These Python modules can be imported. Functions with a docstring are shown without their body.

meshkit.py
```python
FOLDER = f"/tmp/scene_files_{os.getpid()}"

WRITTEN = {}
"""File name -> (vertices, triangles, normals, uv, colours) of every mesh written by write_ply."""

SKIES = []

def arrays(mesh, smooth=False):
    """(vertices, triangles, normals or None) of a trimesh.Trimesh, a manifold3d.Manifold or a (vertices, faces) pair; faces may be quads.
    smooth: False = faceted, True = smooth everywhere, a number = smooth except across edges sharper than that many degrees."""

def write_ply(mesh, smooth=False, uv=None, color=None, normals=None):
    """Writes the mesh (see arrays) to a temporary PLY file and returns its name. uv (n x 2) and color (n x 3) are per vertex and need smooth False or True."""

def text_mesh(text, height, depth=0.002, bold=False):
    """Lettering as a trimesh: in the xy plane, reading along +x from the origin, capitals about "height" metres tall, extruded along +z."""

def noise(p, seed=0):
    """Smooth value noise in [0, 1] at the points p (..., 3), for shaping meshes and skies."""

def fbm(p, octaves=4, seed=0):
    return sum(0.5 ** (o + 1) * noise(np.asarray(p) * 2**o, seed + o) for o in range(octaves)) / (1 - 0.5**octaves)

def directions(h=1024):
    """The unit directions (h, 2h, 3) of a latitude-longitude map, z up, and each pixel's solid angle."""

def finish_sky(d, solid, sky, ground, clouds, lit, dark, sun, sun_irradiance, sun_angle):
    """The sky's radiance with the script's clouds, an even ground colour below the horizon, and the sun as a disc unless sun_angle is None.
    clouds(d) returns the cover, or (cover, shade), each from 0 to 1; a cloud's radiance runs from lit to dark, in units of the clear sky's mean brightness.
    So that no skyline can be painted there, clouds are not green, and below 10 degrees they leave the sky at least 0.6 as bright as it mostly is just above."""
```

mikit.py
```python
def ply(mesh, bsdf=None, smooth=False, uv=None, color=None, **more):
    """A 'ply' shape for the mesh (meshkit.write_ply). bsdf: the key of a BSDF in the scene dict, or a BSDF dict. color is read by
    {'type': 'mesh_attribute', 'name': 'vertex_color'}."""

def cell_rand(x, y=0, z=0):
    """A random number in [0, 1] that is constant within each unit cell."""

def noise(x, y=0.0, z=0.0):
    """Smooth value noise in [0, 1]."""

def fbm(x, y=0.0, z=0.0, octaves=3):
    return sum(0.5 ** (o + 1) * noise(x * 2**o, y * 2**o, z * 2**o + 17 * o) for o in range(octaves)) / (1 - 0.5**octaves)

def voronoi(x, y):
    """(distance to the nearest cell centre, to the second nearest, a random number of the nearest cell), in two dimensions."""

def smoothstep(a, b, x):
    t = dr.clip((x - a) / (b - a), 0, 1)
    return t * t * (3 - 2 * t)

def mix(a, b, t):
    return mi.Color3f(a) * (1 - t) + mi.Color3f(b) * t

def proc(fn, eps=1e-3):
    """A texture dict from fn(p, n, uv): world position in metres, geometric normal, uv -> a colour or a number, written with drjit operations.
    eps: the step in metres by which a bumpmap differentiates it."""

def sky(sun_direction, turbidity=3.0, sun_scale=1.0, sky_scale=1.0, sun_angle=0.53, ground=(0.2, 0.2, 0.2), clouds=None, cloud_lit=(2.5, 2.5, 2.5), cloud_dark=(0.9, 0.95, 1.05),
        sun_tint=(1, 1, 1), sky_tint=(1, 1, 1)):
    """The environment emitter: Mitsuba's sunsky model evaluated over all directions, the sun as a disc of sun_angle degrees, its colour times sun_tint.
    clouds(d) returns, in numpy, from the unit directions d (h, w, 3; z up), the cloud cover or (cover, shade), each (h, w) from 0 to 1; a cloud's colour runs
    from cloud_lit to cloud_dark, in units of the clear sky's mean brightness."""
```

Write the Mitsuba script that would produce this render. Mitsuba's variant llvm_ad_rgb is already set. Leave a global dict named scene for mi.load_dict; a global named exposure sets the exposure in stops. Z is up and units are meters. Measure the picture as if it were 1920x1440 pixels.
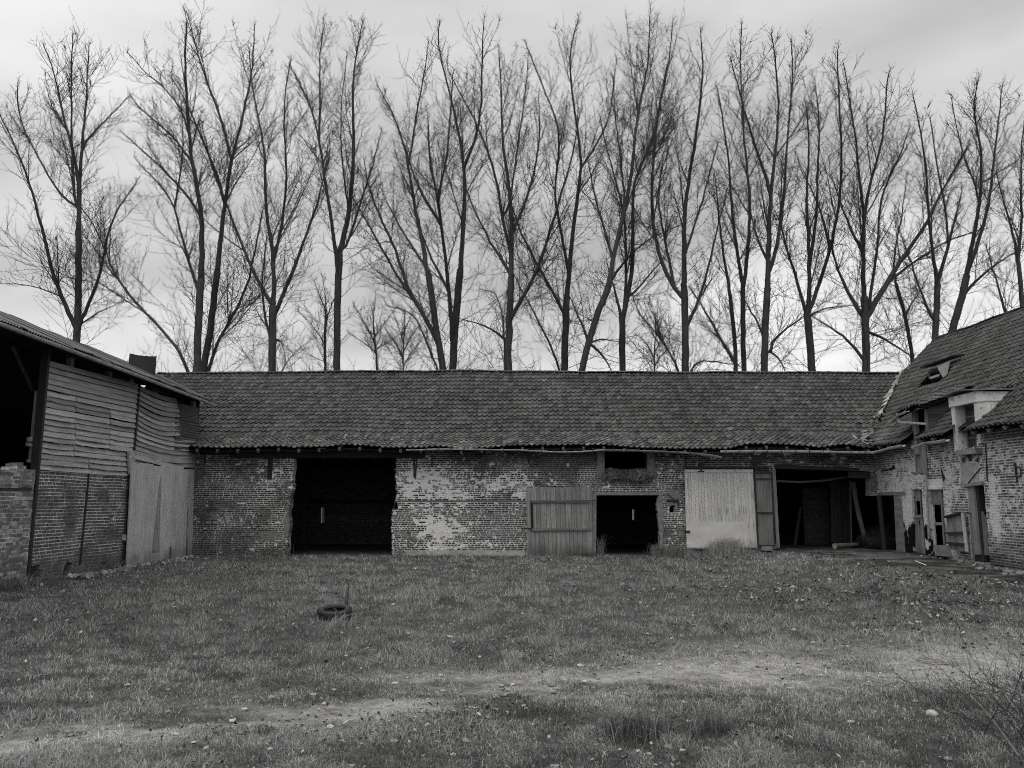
import math, numpy as np, trimesh, mitsuba as mi, drjit as dr, mikit, meshkit
from mikit import noise as N3, fbm as F3, smoothstep as SS
import shapely
from shapely.geometry import Polygon, box as sbox, Point
from shapely import affinity
scene, labels = {}, {}
T = mi.ScalarTransform4f
# ---------------------------------------------------------------- camera, sky, exposure
CAMZ, PITCH, FPX = 1.65, math.radians(8.35), 1500.0
CP, SP = math.cos(PITCH), math.sin(PITCH)
scene['camera'] = {'type': 'perspective', 'fov': math.degrees(2 * math.atan(960 / FPX)), 'fov_axis': 'x', 'near_clip': 0.05, 'far_clip': 3000.0,
                   'to_world': T().look_at(origin=[0, 0, CAMZ], target=[0, CP, CAMZ + SP], up=[0, 0, 1])}
exposure = 2.6
def cloud_cover(d):
    az, el = np.arctan2(d[..., 0], d[..., 1]), np.arcsin(np.clip(d[..., 2], -1, 1))
    q = np.stack([d[..., 0] / (d[..., 2] + 0.35) * 2.4, d[..., 1] / (d[..., 2] + 0.35) * 3.2, d[..., 2] * 2.0], -1)
    f = meshkit.fbm(q + 7.3, 5, 3) - 0.5
    q2 = np.stack([az * 2.2 + el * 1.0, el * 9.0 - az * 1.2, az * 0 + 3.0], -1)
    s = meshkit.fbm(q2, 4, 8) - 0.5
    glow = np.exp(-(((az - 0.25) / 0.30) ** 2 + ((el - 0.20) / 0.11) ** 2))
    glow2 = np.exp(-(((az - 0.15) / 0.55) ** 2 + ((el - 0.10) / 0.25) ** 2))
    shade = 0.87 + 0.60 * f + 0.62 * s * np.exp(-(el / 0.45) ** 2) - 0.11 * glow - 0.03 * glow2 - 0.75 * np.clip((el - 0.5) / 0.9, 0, 1)   # overcast: brightest overhead
    return np.ones_like(az), np.clip(shade, 0, 1)
scene['sky_light'] = mikit.sky([-0.12, -0.40, 0.9], turbidity=3, sun_scale=0.10, sun_angle=45, sky_scale=1.0, ground=(0.08, 0.08, 0.08), clouds=cloud_cover,
                         cloud_lit=(3.4, 3.4, 3.4), cloud_dark=(0.9, 0.9, 0.9), sun_tint=(0.9, 1.0, 1.15))
# ---------------------------------------------------------------- helpers
def ray(u, v):
    x, y = (u - 960) / FPX, (720 - v) / FPX
    return np.array([x, CP - y * SP, SP + y * CP])
def pY(u, v, Y):
    r = ray(u, v); t = Y / r[1]
    return np.array([r[0] * t, Y, CAMZ + r[2] * t])
def pX(u, v, X):
    r = ray(u, v); t = X / r[0]
    return np.array([X, r[1] * t, CAMZ + r[2] * t])
def pZ(u, v, Z=0.0):
    r = ray(u, v); t = (Z - CAMZ) / r[2]
    return np.array([r[0] * t, r[1] * t, Z])
rng = np.random.default_rng(11)
def sm(a, b, x):
    t = np.clip((x - a) / (b - a), 0, 1)
    return t * t * (3 - 2 * t)
def number(key):
    if key not in scene and key not in USED:
        USED.add(key); return key
    i = NEXT.get(key, 1)
    while f'{key}_{i:03d}' in USED: i += 1
    NEXT[key] = i + 1
    USED.add(f'{key}_{i:03d}')
    return f'{key}_{i:03d}'
USED, NEXT = set(), {}
def put(key, V, F, mat, uv=None, smooth=False, kind=None, label=None):
    """one mesh entry; every mesh carries uv = (tone, second random) so that pieces differ in tone"""
    key = number(key)
    V, F = np.asarray(V, float), np.asarray(F, int)
    if F.shape[1] == 4: F = np.vstack([F[:, [0, 1, 2]], F[:, [0, 2, 3]]])
    if uv is None: uv = rng.random(2)
    uv = np.asarray(uv, float)
    if smooth is not True and smooth is not False:   # split at sharp edges first (such meshes have one tone)
        m = trimesh.graph.smooth_shade(trimesh.Trimesh(V, F), angle=np.radians(smooth), facet_minarea=None); V, F, smooth = np.array(m.vertices), np.array(m.faces), True
        uv = uv if uv.ndim == 1 else uv[0]
    if uv.ndim == 1: uv = np.tile(uv, (len(V), 1))
    scene[key] = mikit.ply(trimesh.Trimesh(V, F, process=False), mat, smooth, uv=uv)
    if kind or label:
        labels[key] = {}
        if kind: labels[key]['kind'] = kind
        if label: labels[key]['label'] = label
    return key
def tag(key, label=None, cat=None, group=None, kind=None):
    d = labels.setdefault(key, {})
    if label: d['label'] = label
    if cat: d['category'] = cat
    if group: d['group'] = group
    if kind: d['kind'] = kind
    return key
def thing(name, label, cat, group=None):
    key = number(name)
    return tag(key, label, cat, group)
class MB:
    def __init__(s): s.v, s.f, s.u, s.n = [], [], [], 0
    def add(s, V, F, uv=None):
        V, F = np.asarray(V, float), np.asarray(F, int)
        if F.shape[1] == 4: F = np.vstack([F[:, [0, 1, 2]], F[:, [0, 2, 3]]])
        uv = rng.random(2) if uv is None else np.asarray(uv, float)
        if uv.ndim == 1: uv = np.tile(uv, (len(V), 1))
        s.v.append(V); s.f.append(F + s.n); s.u.append(uv); s.n += len(V)
        return s
    def put(s, key, mat, **k):
        return put(key, np.vstack(s.v), np.vstack(s.f), mat, np.vstack(s.u), **k)
CUBEF = np.array([[0, 1, 3, 2], [4, 6, 7, 5], [0, 4, 5, 1], [2, 3, 7, 6], [0, 2, 6, 4], [1, 5, 7, 3]])
def hexa(P):  # 8 corners ordered by (x,y,z) bits -> quads wound outward
    return np.asarray(P, float), CUBEF
def bx(x0, x1, y0, y1, z0, z1, jit=0.0):
    P = np.array([[x, y, z] for x in (x0, x1) for y in (y0, y1) for z in (z0, z1)], float)
    if jit: P = P + rng.uniform(-jit, jit, P.shape)
    return P, CUBEF
def bar(a, b, w, h=None, up=(0, 0, 1)):
    """a box beam from a to b, w wide, h deep"""
    a, b = np.asarray(a, float), np.asarray(b, float); h = w if h is None else h
    d = (b - a) / np.linalg.norm(b - a)
    s = np.cross(d, up)
    if np.linalg.norm(s) < 1e-6: s = np.cross(d, [1, 0, 0])
    s /= np.linalg.norm(s); t = np.cross(s, d)
    return np.array([p + s * w / 2 * i + t * h / 2 * j for p in (a, b) for i in (-1, 1) for j in (-1, 1)]), CUBEF
def tube(P, R, sides=8, cap=True):
    P = np.asarray(P, float); R = np.broadcast_to(R, (len(P),)).astype(float)
    t = np.gradient(P, axis=0); t /= np.linalg.norm(t, axis=1, keepdims=True) + 1e-12
    ref = np.array([0.31, 0.95, 0.05]) if abs(t[:, 2]).mean() > 0.5 else np.array([0.05, 0.1, 1.0])
    a = np.cross(t, ref); a /= np.linalg.norm(a, axis=1, keepdims=True) + 1e-12
    b = np.cross(t, a); g = np.arange(sides) * 2 * np.pi / sides
    V = (P[:, None] + R[:, None, None] * (np.cos(g)[None, :, None] * a[:, None] + np.sin(g)[None, :, None] * b[:, None])).reshape(-1, 3)
    i, j = np.meshgrid(np.arange(len(P) - 1), np.arange(sides), indexing='ij')
    q = np.stack([i * sides + j, i * sides + (j + 1) % sides, (i + 1) * sides + (j + 1) % sides, (i + 1) * sides + j], -1).reshape(-1, 4)
    F = np.vstack([q[:, [0, 1, 2]], q[:, [0, 2, 3]]])
    if cap:
        n = len(V); V = np.vstack([V, P[:1], P[-1:]]); k = np.arange(sides)
        F = np.vstack([F, np.stack([k * 0 + n, (k + 1) % sides, k], 1), np.stack([k * 0 + n + 1, k + n - sides, (k + 1) % sides + n - sides], 1)])
    return V, F
def tubes(P, R, sides=3, tip=True):
    """many polylines at once: P (n,m,3), R (n,m); with tip the last ring shrinks to a point"""
    n, m = P.shape[:2]
    t = np.gradient(P, axis=1); t /= np.linalg.norm(t, axis=2, keepdims=True) + 1e-12
    a = np.cross(t, np.where(np.abs(t[..., 2:]) < 0.9, [0, 0, 1.0], [1.0, 0, 0])); a /= np.linalg.norm(a, axis=2, keepdims=True) + 1e-12
    b = np.cross(t, a); g = np.arange(sides) * 2 * np.pi / sides
    mm = m - 1 if tip else m
    V = P[:, :mm, None] + R[:, :mm, None, None] * (np.cos(g)[:, None] * a[:, :mm, None] + np.sin(g)[:, None] * b[:, :mm, None])
    V = V.reshape(n, mm * sides, 3)
    i, j = np.meshgrid(np.arange(mm - 1), np.arange(sides), indexing='ij')
    q = np.stack([i * sides + j, i * sides + (j + 1) % sides, (i + 1) * sides + (j + 1) % sides, (i + 1) * sides + j], -1).reshape(-1, 4)
    F = np.vstack([q[:, [0, 1, 2]], q[:, [0, 2, 3]]]).reshape(-1, 3)
    k = mm * sides
    if tip:
        V = np.concatenate([V, P[:, -1:]], 1); j = np.arange(sides)
        F = np.vstack([F, np.stack([(mm - 1) * sides + j, (mm - 1) * sides + (j + 1) % sides, j * 0 + mm * sides], 1)]); k += 1
    return V.reshape(-1, 3), (F[None] + (np.arange(n) * k)[:, None, None]).reshape(-1, 3)
def prism(poly, place, depth):
    """shapely polygon extruded: place(s, z, d) -> world, d from 0 (face) to depth"""
    V, F = trimesh.creation.triangulate_polygon(poly, engine='earcut')
    m = trimesh.creation.extrude_polygon(poly, 1.0, engine='earcut')
    v = np.asarray(m.vertices)
    return place(v[:, 0], v[:, 1], v[:, 2] * depth), np.asarray(m.faces)
# ---------------------------------------------------------------- materials (a black-and-white photograph: every colour is a grey)
def grey(x): return mi.Color3f(x)
def mat(name, fn, kind='diffuse', **more):
    if kind == 'diffuse': b = {'type': 'diffuse', 'reflectance': mikit.proc(fn)}
    else: b = {'type': 'principled', 'base_color': mikit.proc(fn), **more}
    scene[name] = {'type': 'twosided', 'bsdf': b}
def clip01(x): return dr.clip(x, 0.01, 0.9)
Y0, XR, XL = 25.0, 11.35, -9.87            # barn front, right house wall, left barn wall
def blobs(p, lst):
    s = mi.Float(0)
    for (x, z, sx, sz, a) in lst: s += a * dr.exp(-(dr.square((p.x - x) / sx) + dr.square((p.z - z) / sz)))
    return s
def bl(u, v, su, sv, a):
    q = pY(u, v, Y0); return (float(q[0]), float(q[2]), su / 60.0, sv / 60.0, a)
WASH = [bl(450, 960, 75, 70, -.11), bl(1060, 890, 60, 40, -.1), bl(815, 903, 45, 26, .34), bl(860, 930, 40, 16, .22), bl(820, 985, 34, 26, .40), bl(855, 1000, 32, 10, .2), bl(945, 905, 55, 17, .22), bl(985, 925, 22, 14, .24),
        bl(770, 910, 22, 40, .20), bl(520, 900, 40, 30, .10), bl(420, 985, 60, 14, .10), bl(490, 985, 50, 10, .08), bl(400, 925, 40, 50, .0), bl(1300, 1000, 10, 10, 0),
        bl(895, 1020, 130, 6, .10), bl(800, 1035, 40, 14, .22)]
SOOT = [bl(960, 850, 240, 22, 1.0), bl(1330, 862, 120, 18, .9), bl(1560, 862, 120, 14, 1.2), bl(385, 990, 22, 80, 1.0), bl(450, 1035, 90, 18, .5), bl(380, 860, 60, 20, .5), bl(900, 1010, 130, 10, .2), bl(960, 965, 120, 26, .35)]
RENDER_GREY = [bl(1262, 935, 20, 18, 1.1), bl(1124, 875, 7, 28, .9), bl(1222, 872, 9, 26, 1.0), bl(505, 1005, 22, 12, 1.1), bl(540, 980, 10, 30, .9), bl(1400, 866, 60, 8, .4)]
def wash_n(p): return 0.45 * F3(p.x * 4.0 + 3, p.z * 5.0, 1.5, octaves=4) + 0.55 * F3(p.x * 12.0, p.z * 15.0, 4.5, octaves=3)
def f_brick(p, n, uv):
    g = F3(p.x * 22, p.y * 22, p.z * 30, octaves=3)
    base = (0.052 + 0.085 * uv.x) * (0.62 + 0.76 * g)
    w = SS(0.70, 0.80, wash_n(p) * 1.15 + blobs(p, WASH) * 0.78 + 0.26 * (uv.y - .5))
    base = base * (1 - w) + w * (0.68 + 0.26 * g)
    r = SS(0.45, 0.6, blobs(p, RENDER_GREY) * (0.7 + 0.6 * F3(p.x * 4, p.z * 4, 9.0)))
    base = base * (1 - r) + r * (0.17 + 0.1 * g)
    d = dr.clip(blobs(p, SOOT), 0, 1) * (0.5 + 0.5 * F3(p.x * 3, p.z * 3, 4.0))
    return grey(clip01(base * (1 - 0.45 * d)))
def f_mortar(p, n, uv):
    g = F3(p.x * 30, p.y * 30, p.z * 30, octaves=3)
    a = F3(p.x * 1.3 + 5, p.z * 1.6, 2.0, octaves=4)
    base = (0.25 + 0.36 * SS(0.36, 0.60, a)) * (0.6 + 0.8 * g)
    w = SS(0.47, 0.56, wash_n(p) * 0.9 + blobs(p, WASH) * 1.1)
    base = base * (1 - w) + w * (0.68 + 0.22 * g)
    r = SS(0.45, 0.6, blobs(p, RENDER_GREY) * (0.7 + 0.6 * F3(p.x * 4, p.z * 4, 9.0)))
    base = base * (1 - r) + r * (0.2 + 0.1 * g)
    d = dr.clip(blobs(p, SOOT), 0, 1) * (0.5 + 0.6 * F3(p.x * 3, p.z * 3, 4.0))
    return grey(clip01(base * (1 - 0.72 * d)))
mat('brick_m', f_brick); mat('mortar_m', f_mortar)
def tar_mask(p):  # black bitumen plinth of the house, flaked
    e = F3(p.y * 6, p.z * 6, 3.0, octaves=4)
    a = SS(0.08, -0.08, p.z - 0.95 - 0.5 * (e - 0.5)) * SS(21.0, 21.4, p.y)
    return a * SS(0.70, 0.60, F3(p.y * 7 + 9, p.z * 4, 1.0, octaves=4))
def house(p, uv, lo, hi, w0, w1):
    g = F3(p.x * 26, p.y * 26, p.z * 30, octaves=3)
    base = (lo + hi * uv.x) * (0.62 + 0.76 * g)
    big = F3(p.y * 1.1 + 2, p.z * 1.4, 6.0, octaves=3)
    wn = F3(p.y * 6.5 + 3, p.z * 9.0, 1.5, octaves=5)
    left = SS(20.3, 21.5, p.y)                         # heavier limewash round the doors
    bias = 0.01 + 0.10 * left + 0.22 * left * SS(2.3, 0.9, p.z) + 0.30 * (big - 0.5) - 0.45 * SS(0.95, 0.55, p.z + 0.3 * (wn - .5)) * SS(20.2, 19.6, p.y) - 0.12 * SS(2.7, 3.2, p.z) - 0.25 * SS(23.3, 24.2, p.y) * SS(2.2, 3.2, p.z)
    edge = dr.exp(-dr.square((p.y - 19.05) / 0.14)) * SS(0.5, 0.7, p.z) * SS(2.35, 2.2, p.z)   # limewashed reveal beside the doorway
    w = SS(w0, w1, wn + bias + 0.4 * edge)
    base = base * (1 - w) + w * (0.50 + 0.34 * g)
    dirt = SS(0.5, 0.2, p.z + 0.4 * (big - .5))
    base = base * (1 - 0.55 * dirt)
    t = tar_mask(p)
    return grey(clip01(base * (1 - t) + 0.018 * t))
mat('brick_house_m', lambda p, n, uv: house(p, uv, 0.06, 0.16, 0.50 , 0.70))
mat('mortar_house_m', lambda p, n, uv: house(p, uv * 0 + 0.8, 0.22, 0.3, 0.26, 0.52))
def f_brick_l(p, n, uv):
    g = F3(p.x * 22, p.y * 22, p.z * 30, octaves=3)
    a = F3(p.y * 1.2, p.z * 1.2, 7.0, octaves=4)
    return grey(clip01((0.085 + 0.06 * uv.x + 0.06 * SS(.55, .7, a)) * (0.6 + 0.8 * g)))
def f_mortar_l(p, n, uv):
    g = F3(p.x * 30, p.y * 30, p.z * 30, octaves=3)
    a = F3(p.y * 1.6, p.z * 2.2, 7.0, octaves=4)
    return grey(clip01((0.2 + 0.5 * SS(0.26, 0.5, a) * SS(0.2, 0.7, p.z)) * (0.5 + 1.0 * g)))
mat('brick_left_m', f_brick_l); mat('mortar_left_m', f_mortar_l)
mat('brick_pale_m', lambda p, n, uv: grey(clip01((0.14 + 0.26 * uv.x * uv.x) * (0.6 + 0.8 * F3(p.x * 22, p.y * 22, p.z * 30)))))
def f_tile(p, n, uv):
    g = F3(p.x * 18, p.y * 18, p.z * 18, octaves=3)
    a = F3(p.x * 0.7, p.y * 0.7, p.z * 0.9, octaves=4)
    lich = SS(0.66, 0.78, F3(p.x * 9, p.y * 9, p.z * 9, octaves=4))
    base = (0.030 + 0.054 * uv.x + 0.03 * SS(0.90, 1.0, uv.y)) * (0.5 + 1.0 * g) * (0.5 + 1.0 * a)
    eave = SS(3.85, 3.5, p.z) * SS(24.0, 24.2, p.y) * SS(0.42, 0.62, F3(p.x * 5, p.y * 5, p.z * 5, octaves=3))   # lichen, plus sky light on the flat bottom rows put into the tone
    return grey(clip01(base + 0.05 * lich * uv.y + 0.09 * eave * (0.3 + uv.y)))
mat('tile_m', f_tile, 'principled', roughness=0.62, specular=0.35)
def wood(lo, hi, ax, dark=0.0, seed=0.0):
    def f(p, n, uv):
        dirt = 1 - 0.45 * SS(0.5, 0.05, p.z + 0.6 * (F3(p.x * 5, p.y * 5, p.z * 2, octaves=3) - .5)) if ax == 2 else 1.0
        q = [p.x * (3 if ax == 0 else 60), p.y * (2.2 if ax == 1 else 60), p.z * (2.2 if ax == 2 else 60)]
        g = F3(q[0] + uv.x * 50, q[1] + uv.y * 31, q[2] + seed, octaves=4)
        b = F3(p.x * 2.5 + seed, p.y * 2.5 + uv.y * 9, p.z * 2.5, octaves=3)
        return grey(clip01((lo + (hi - lo) * (0.55 * uv.x + 0.45 * b)) * (0.45 + 1.1 * g) * dirt))
    return f
mat('board_m', wood(0.18, 0.62, 1)); mat('plank_m', wood(0.18, 0.36, 2)); mat('pale_plank_m', wood(0.40, 0.54, 2, seed=4.)); mat('dark_wood_m', wood(0.02, 0.055, 0, seed=8.))
mat('torn_m', wood(0.24, 0.33, 2, seed=3.)); mat('bay_wood_m', wood(0.03, 0.07, 2, seed=5.))
mat('stile_m', wood(0.16, 0.34, 2, seed=2.)); mat('cross_m', wood(0.09, 0.22, 0, seed=6.))
def f_white(p, n, uv):
    g = F3(p.x * 50, p.y * 50, p.z * 2.5, octaves=4)
    b = F3(p.x * 2, p.y * 2, p.z * 1.2 + 3, octaves=4)
    scr = SS(0.66, 0.76, F3(p.x * 30 + uv.y * 40, p.y * 30, p.z * 2.2, octaves=3))
    return grey(clip01((0.54 + 0.16 * b + 0.08 * (uv.x - .5)) * (0.72 + 0.5 * g) * (1 - 0.4 * scr) * (1 - 0.5 * SS(0.55, 0.05, p.z + 0.5 * (b - .5)))))   # splashed dirt low down
mat('white_door_m', f_white)
mat('paint_m', lambda p, n, uv: grey(clip01(0.78 * (0.75 + 0.42 * F3(p.x * 6, p.y * 6, p.z * 4, octaves=5)) * (1 - .45 * SS(.62, .74, F3(p.x * 14, p.y * 14, p.z * 8 + 2, octaves=4))))))
mat('plaster_m', lambda p, n, uv: grey(clip01(0.42 * (0.55 + 0.9 * F3(p.x * 9, p.y * 9, p.z * 9, octaves=5)))))
mat('kick_m', lambda p, n, uv: grey(clip01(0.66 * (0.72 + 0.5 * F3(p.x * 3, p.y * 3, p.z * 5, octaves=5)))))
mat('cement_m', lambda p, n, uv: grey(clip01(0.24 * (0.55 + 0.9 * F3(p.x * 9, p.y * 9, p.z * 9, octaves=5)))))
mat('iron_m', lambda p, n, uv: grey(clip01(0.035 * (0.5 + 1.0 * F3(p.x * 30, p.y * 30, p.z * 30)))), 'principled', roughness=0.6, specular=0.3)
def f_sheet(p, n, uv):
    a = F3(p.x * 3 + uv.x * 20, p.y * 3, p.z * 1.2, octaves=4)
    return grey(clip01((0.07 + 0.05 * uv.x) * (0.5 + 1.0 * a)))
mat('sheet_m', f_sheet, 'principled', roughness=0.55, specular=0.4)
mat('sheet_grey_m', lambda p, n, uv: grey(clip01(0.17 * (0.5 + 1.0 * F3(p.x * 6 + uv.x * 20, p.y * 6, p.z * 1.6, octaves=4)))), 'principled', roughness=0.5, specular=0.4)
mat('zinc_m', lambda p, n, uv: grey(clip01((0.22 + 0.3 * uv.x) * (0.5 + 1.0 * F3(p.x * 8, p.y * 8, p.z * 8, octaves=4)))), 'principled', roughness=0.4, specular=0.5)
mat('bark_m', lambda p, n, uv: grey(clip01(0.075 * (0.35 + 1.3 * F3(p.x * 22, p.y * 22, p.z * 4, octaves=4)))))
mat('twig_m', lambda p, n, uv: grey(clip01(0.05 + 0.02 * uv.x)))
mat('bramble_m', lambda p, n, uv: grey(clip01(0.06 + 0.05 * uv.x)))
mat('rubber_m', lambda p, n, uv: grey(clip01(0.012 + 0.016 * F3(p.x * 30, p.y * 30, p.z * 30))), 'principled', roughness=0.55, specular=0.4)
mat('hay_m', lambda p, n, uv: grey(clip01(0.10 + 0.45 * uv.x * uv.x)))
mat('stone_m', lambda p, n, uv: grey(clip01((0.2 + 0.32 * uv.x) * (0.6 + 0.7 * F3(p.x * 25, p.y * 25, p.z * 25)))))
mat('leaf_m', lambda p, n, uv: grey(clip01(0.05 + 0.42 * uv.x * uv.x * uv.x * uv.x)))
mat('grass_m', lambda p, n, uv: grey(clip01(uv.x)))
scene['glass_m'] = {'type': 'principled', 'base_color': {'type': 'rgb', 'value': [.03] * 3}, 'roughness': 0.12, 'specular': 0.5}
def track_np(x, y):
    xc = np.clip(x, -6, 6); c = 7.5 + 0.40 * xc - 0.03 * xc ** 2
    w = 0.75 + 0.6 * sm(-1, 5, x)
    return np.maximum(np.exp(-((y - c) / w) ** 2), .4 * np.exp(-(((x + 2.2) / 2.6) ** 2 + ((y - 6.0) / .75) ** 2)))
def f_ground(p, n, uv):
    g = F3(p.x * 14, p.y * 14, 1.0, octaves=4)
    a = F3(p.x * 0.9, p.y * 0.9, 5.0, octaves=4)
    xc = dr.clip(p.x, -6, 6); c = 7.5 + 0.40 * xc - 0.03 * dr.square(xc)
    w = 0.75 + 0.6 * SS(-1, 5, p.x)
    t = dr.maximum(dr.exp(-dr.square((p.y - c + 1.6 * (a - .5)) / w)), 0.4 * dr.exp(-dr.square((p.x + 2.2) / 2.6) - dr.square((p.y - 6.0) / 0.75))) * SS(.22, .62, F3(p.x * 1.1, p.y * 2.6, 2.0, octaves=4) + .24 * SS(1, 5, p.x) - .10 * SS(0, -4, p.x))
    return grey(clip01((0.055 + 0.05 * a) * (0.5 + 1.0 * g) + 0.20 * dr.clip(t, 0, 1) * (0.4 + 1.1 * g)))
mat('ground_m', f_ground)
mat('asphalt_m', lambda p, n, uv: grey(clip01((0.045 + 0.07 * SS(.4, .65, F3(p.x * 1.3, p.y * 2.2, 3.0, octaves=4))) * (0.55 + 0.9 * F3(p.x * 25, p.y * 25, 1.0, octaves=3)))))
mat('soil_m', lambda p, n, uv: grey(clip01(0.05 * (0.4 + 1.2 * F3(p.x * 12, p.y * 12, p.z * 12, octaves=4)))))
# ---------------------------------------------------------------- ground
def zg(x, y):
    x, y = np.asarray(x, float), np.asarray(y, float)
    h = 0.18 * sm(4.5, 9.5, x) * sm(14, 23, y)
    q = np.stack([x * 0.7, y * 0.7, x * 0 + 2.0], -1)
    yard = sm(60, 30, np.abs(x)) * sm(60, 40, np.abs(y))
    h = h + yard * (0.10 * (meshkit.fbm(q, 3, 5) - 0.5) * sm(26, 22, y) + 0.025 * (meshkit.noise(q * 7, 4) - .5))
    return h - 0.035 * track_np(x, y)
def axis(lo, hi, step, far):
    fine = np.arange(lo, hi + 1e-6, step)
    return np.concatenate([-np.array(far[::-1], float), fine, np.array(far, float)]) if lo > -90 else fine
xs = np.concatenate([[-900, -400, -200, -100, -60, -35], np.arange(-20, 20.01, 0.16), [35, 60, 100, 200, 400, 900]])
ys = np.concatenate([[-900, -400, -200, -100, -50, -20, -8, -3], np.arange(0, 27.01, 0.16), [30, 35, 45, 60, 100, 200, 400, 900]])
gx, gy = np.meshgrid(xs, ys, indexing='ij')
def grid_faces(n, m):
    i, j = np.meshgrid(np.arange(n - 1), np.arange(m - 1), indexing='ij')
    return np.stack([i * m + j, (i + 1) * m + j, (i + 1) * m + j + 1, i * m + j + 1], -1).reshape(-1, 4)
put('ground', np.stack([gx, gy, zg(gx, gy)], -1).reshape(-1, 3), grid_faces(*gx.shape), 'ground_m', smooth=True)
tag('ground', 'rough grassy farmyard with worn pale track across the front', kind='structure')
PAD = Polygon([(7.8, 25.6), (7.85, 24.4), (8.3, 22.8), (8.5, 21), (8.85, 19), (9.2, 17.5), (9.8, 15.5), (10.3, 14), (11.6, 14), (11.6, 25.6)])
px_, py_ = np.arange(7.6, 11.7, .12), np.arange(14, 25.7, .12)
ax_, ay_ = np.meshgrid(px_, py_, indexing='ij')
PF = grid_faces(*ax_.shape)
cc = shapely.contains_xy(PAD, ax_.ravel() + 0.06, ay_.ravel() + 0.06)
PF = PF[cc[PF[:, 0]]]
put('pavement', np.stack([ax_, ay_, zg(ax_, ay_) + 0.012], -1).reshape(-1, 3), PF, 'asphalt_m', smooth=True)
tag('pavement', 'dark worn asphalt strip in front of the open bay and the house doors', kind='structure')
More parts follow.
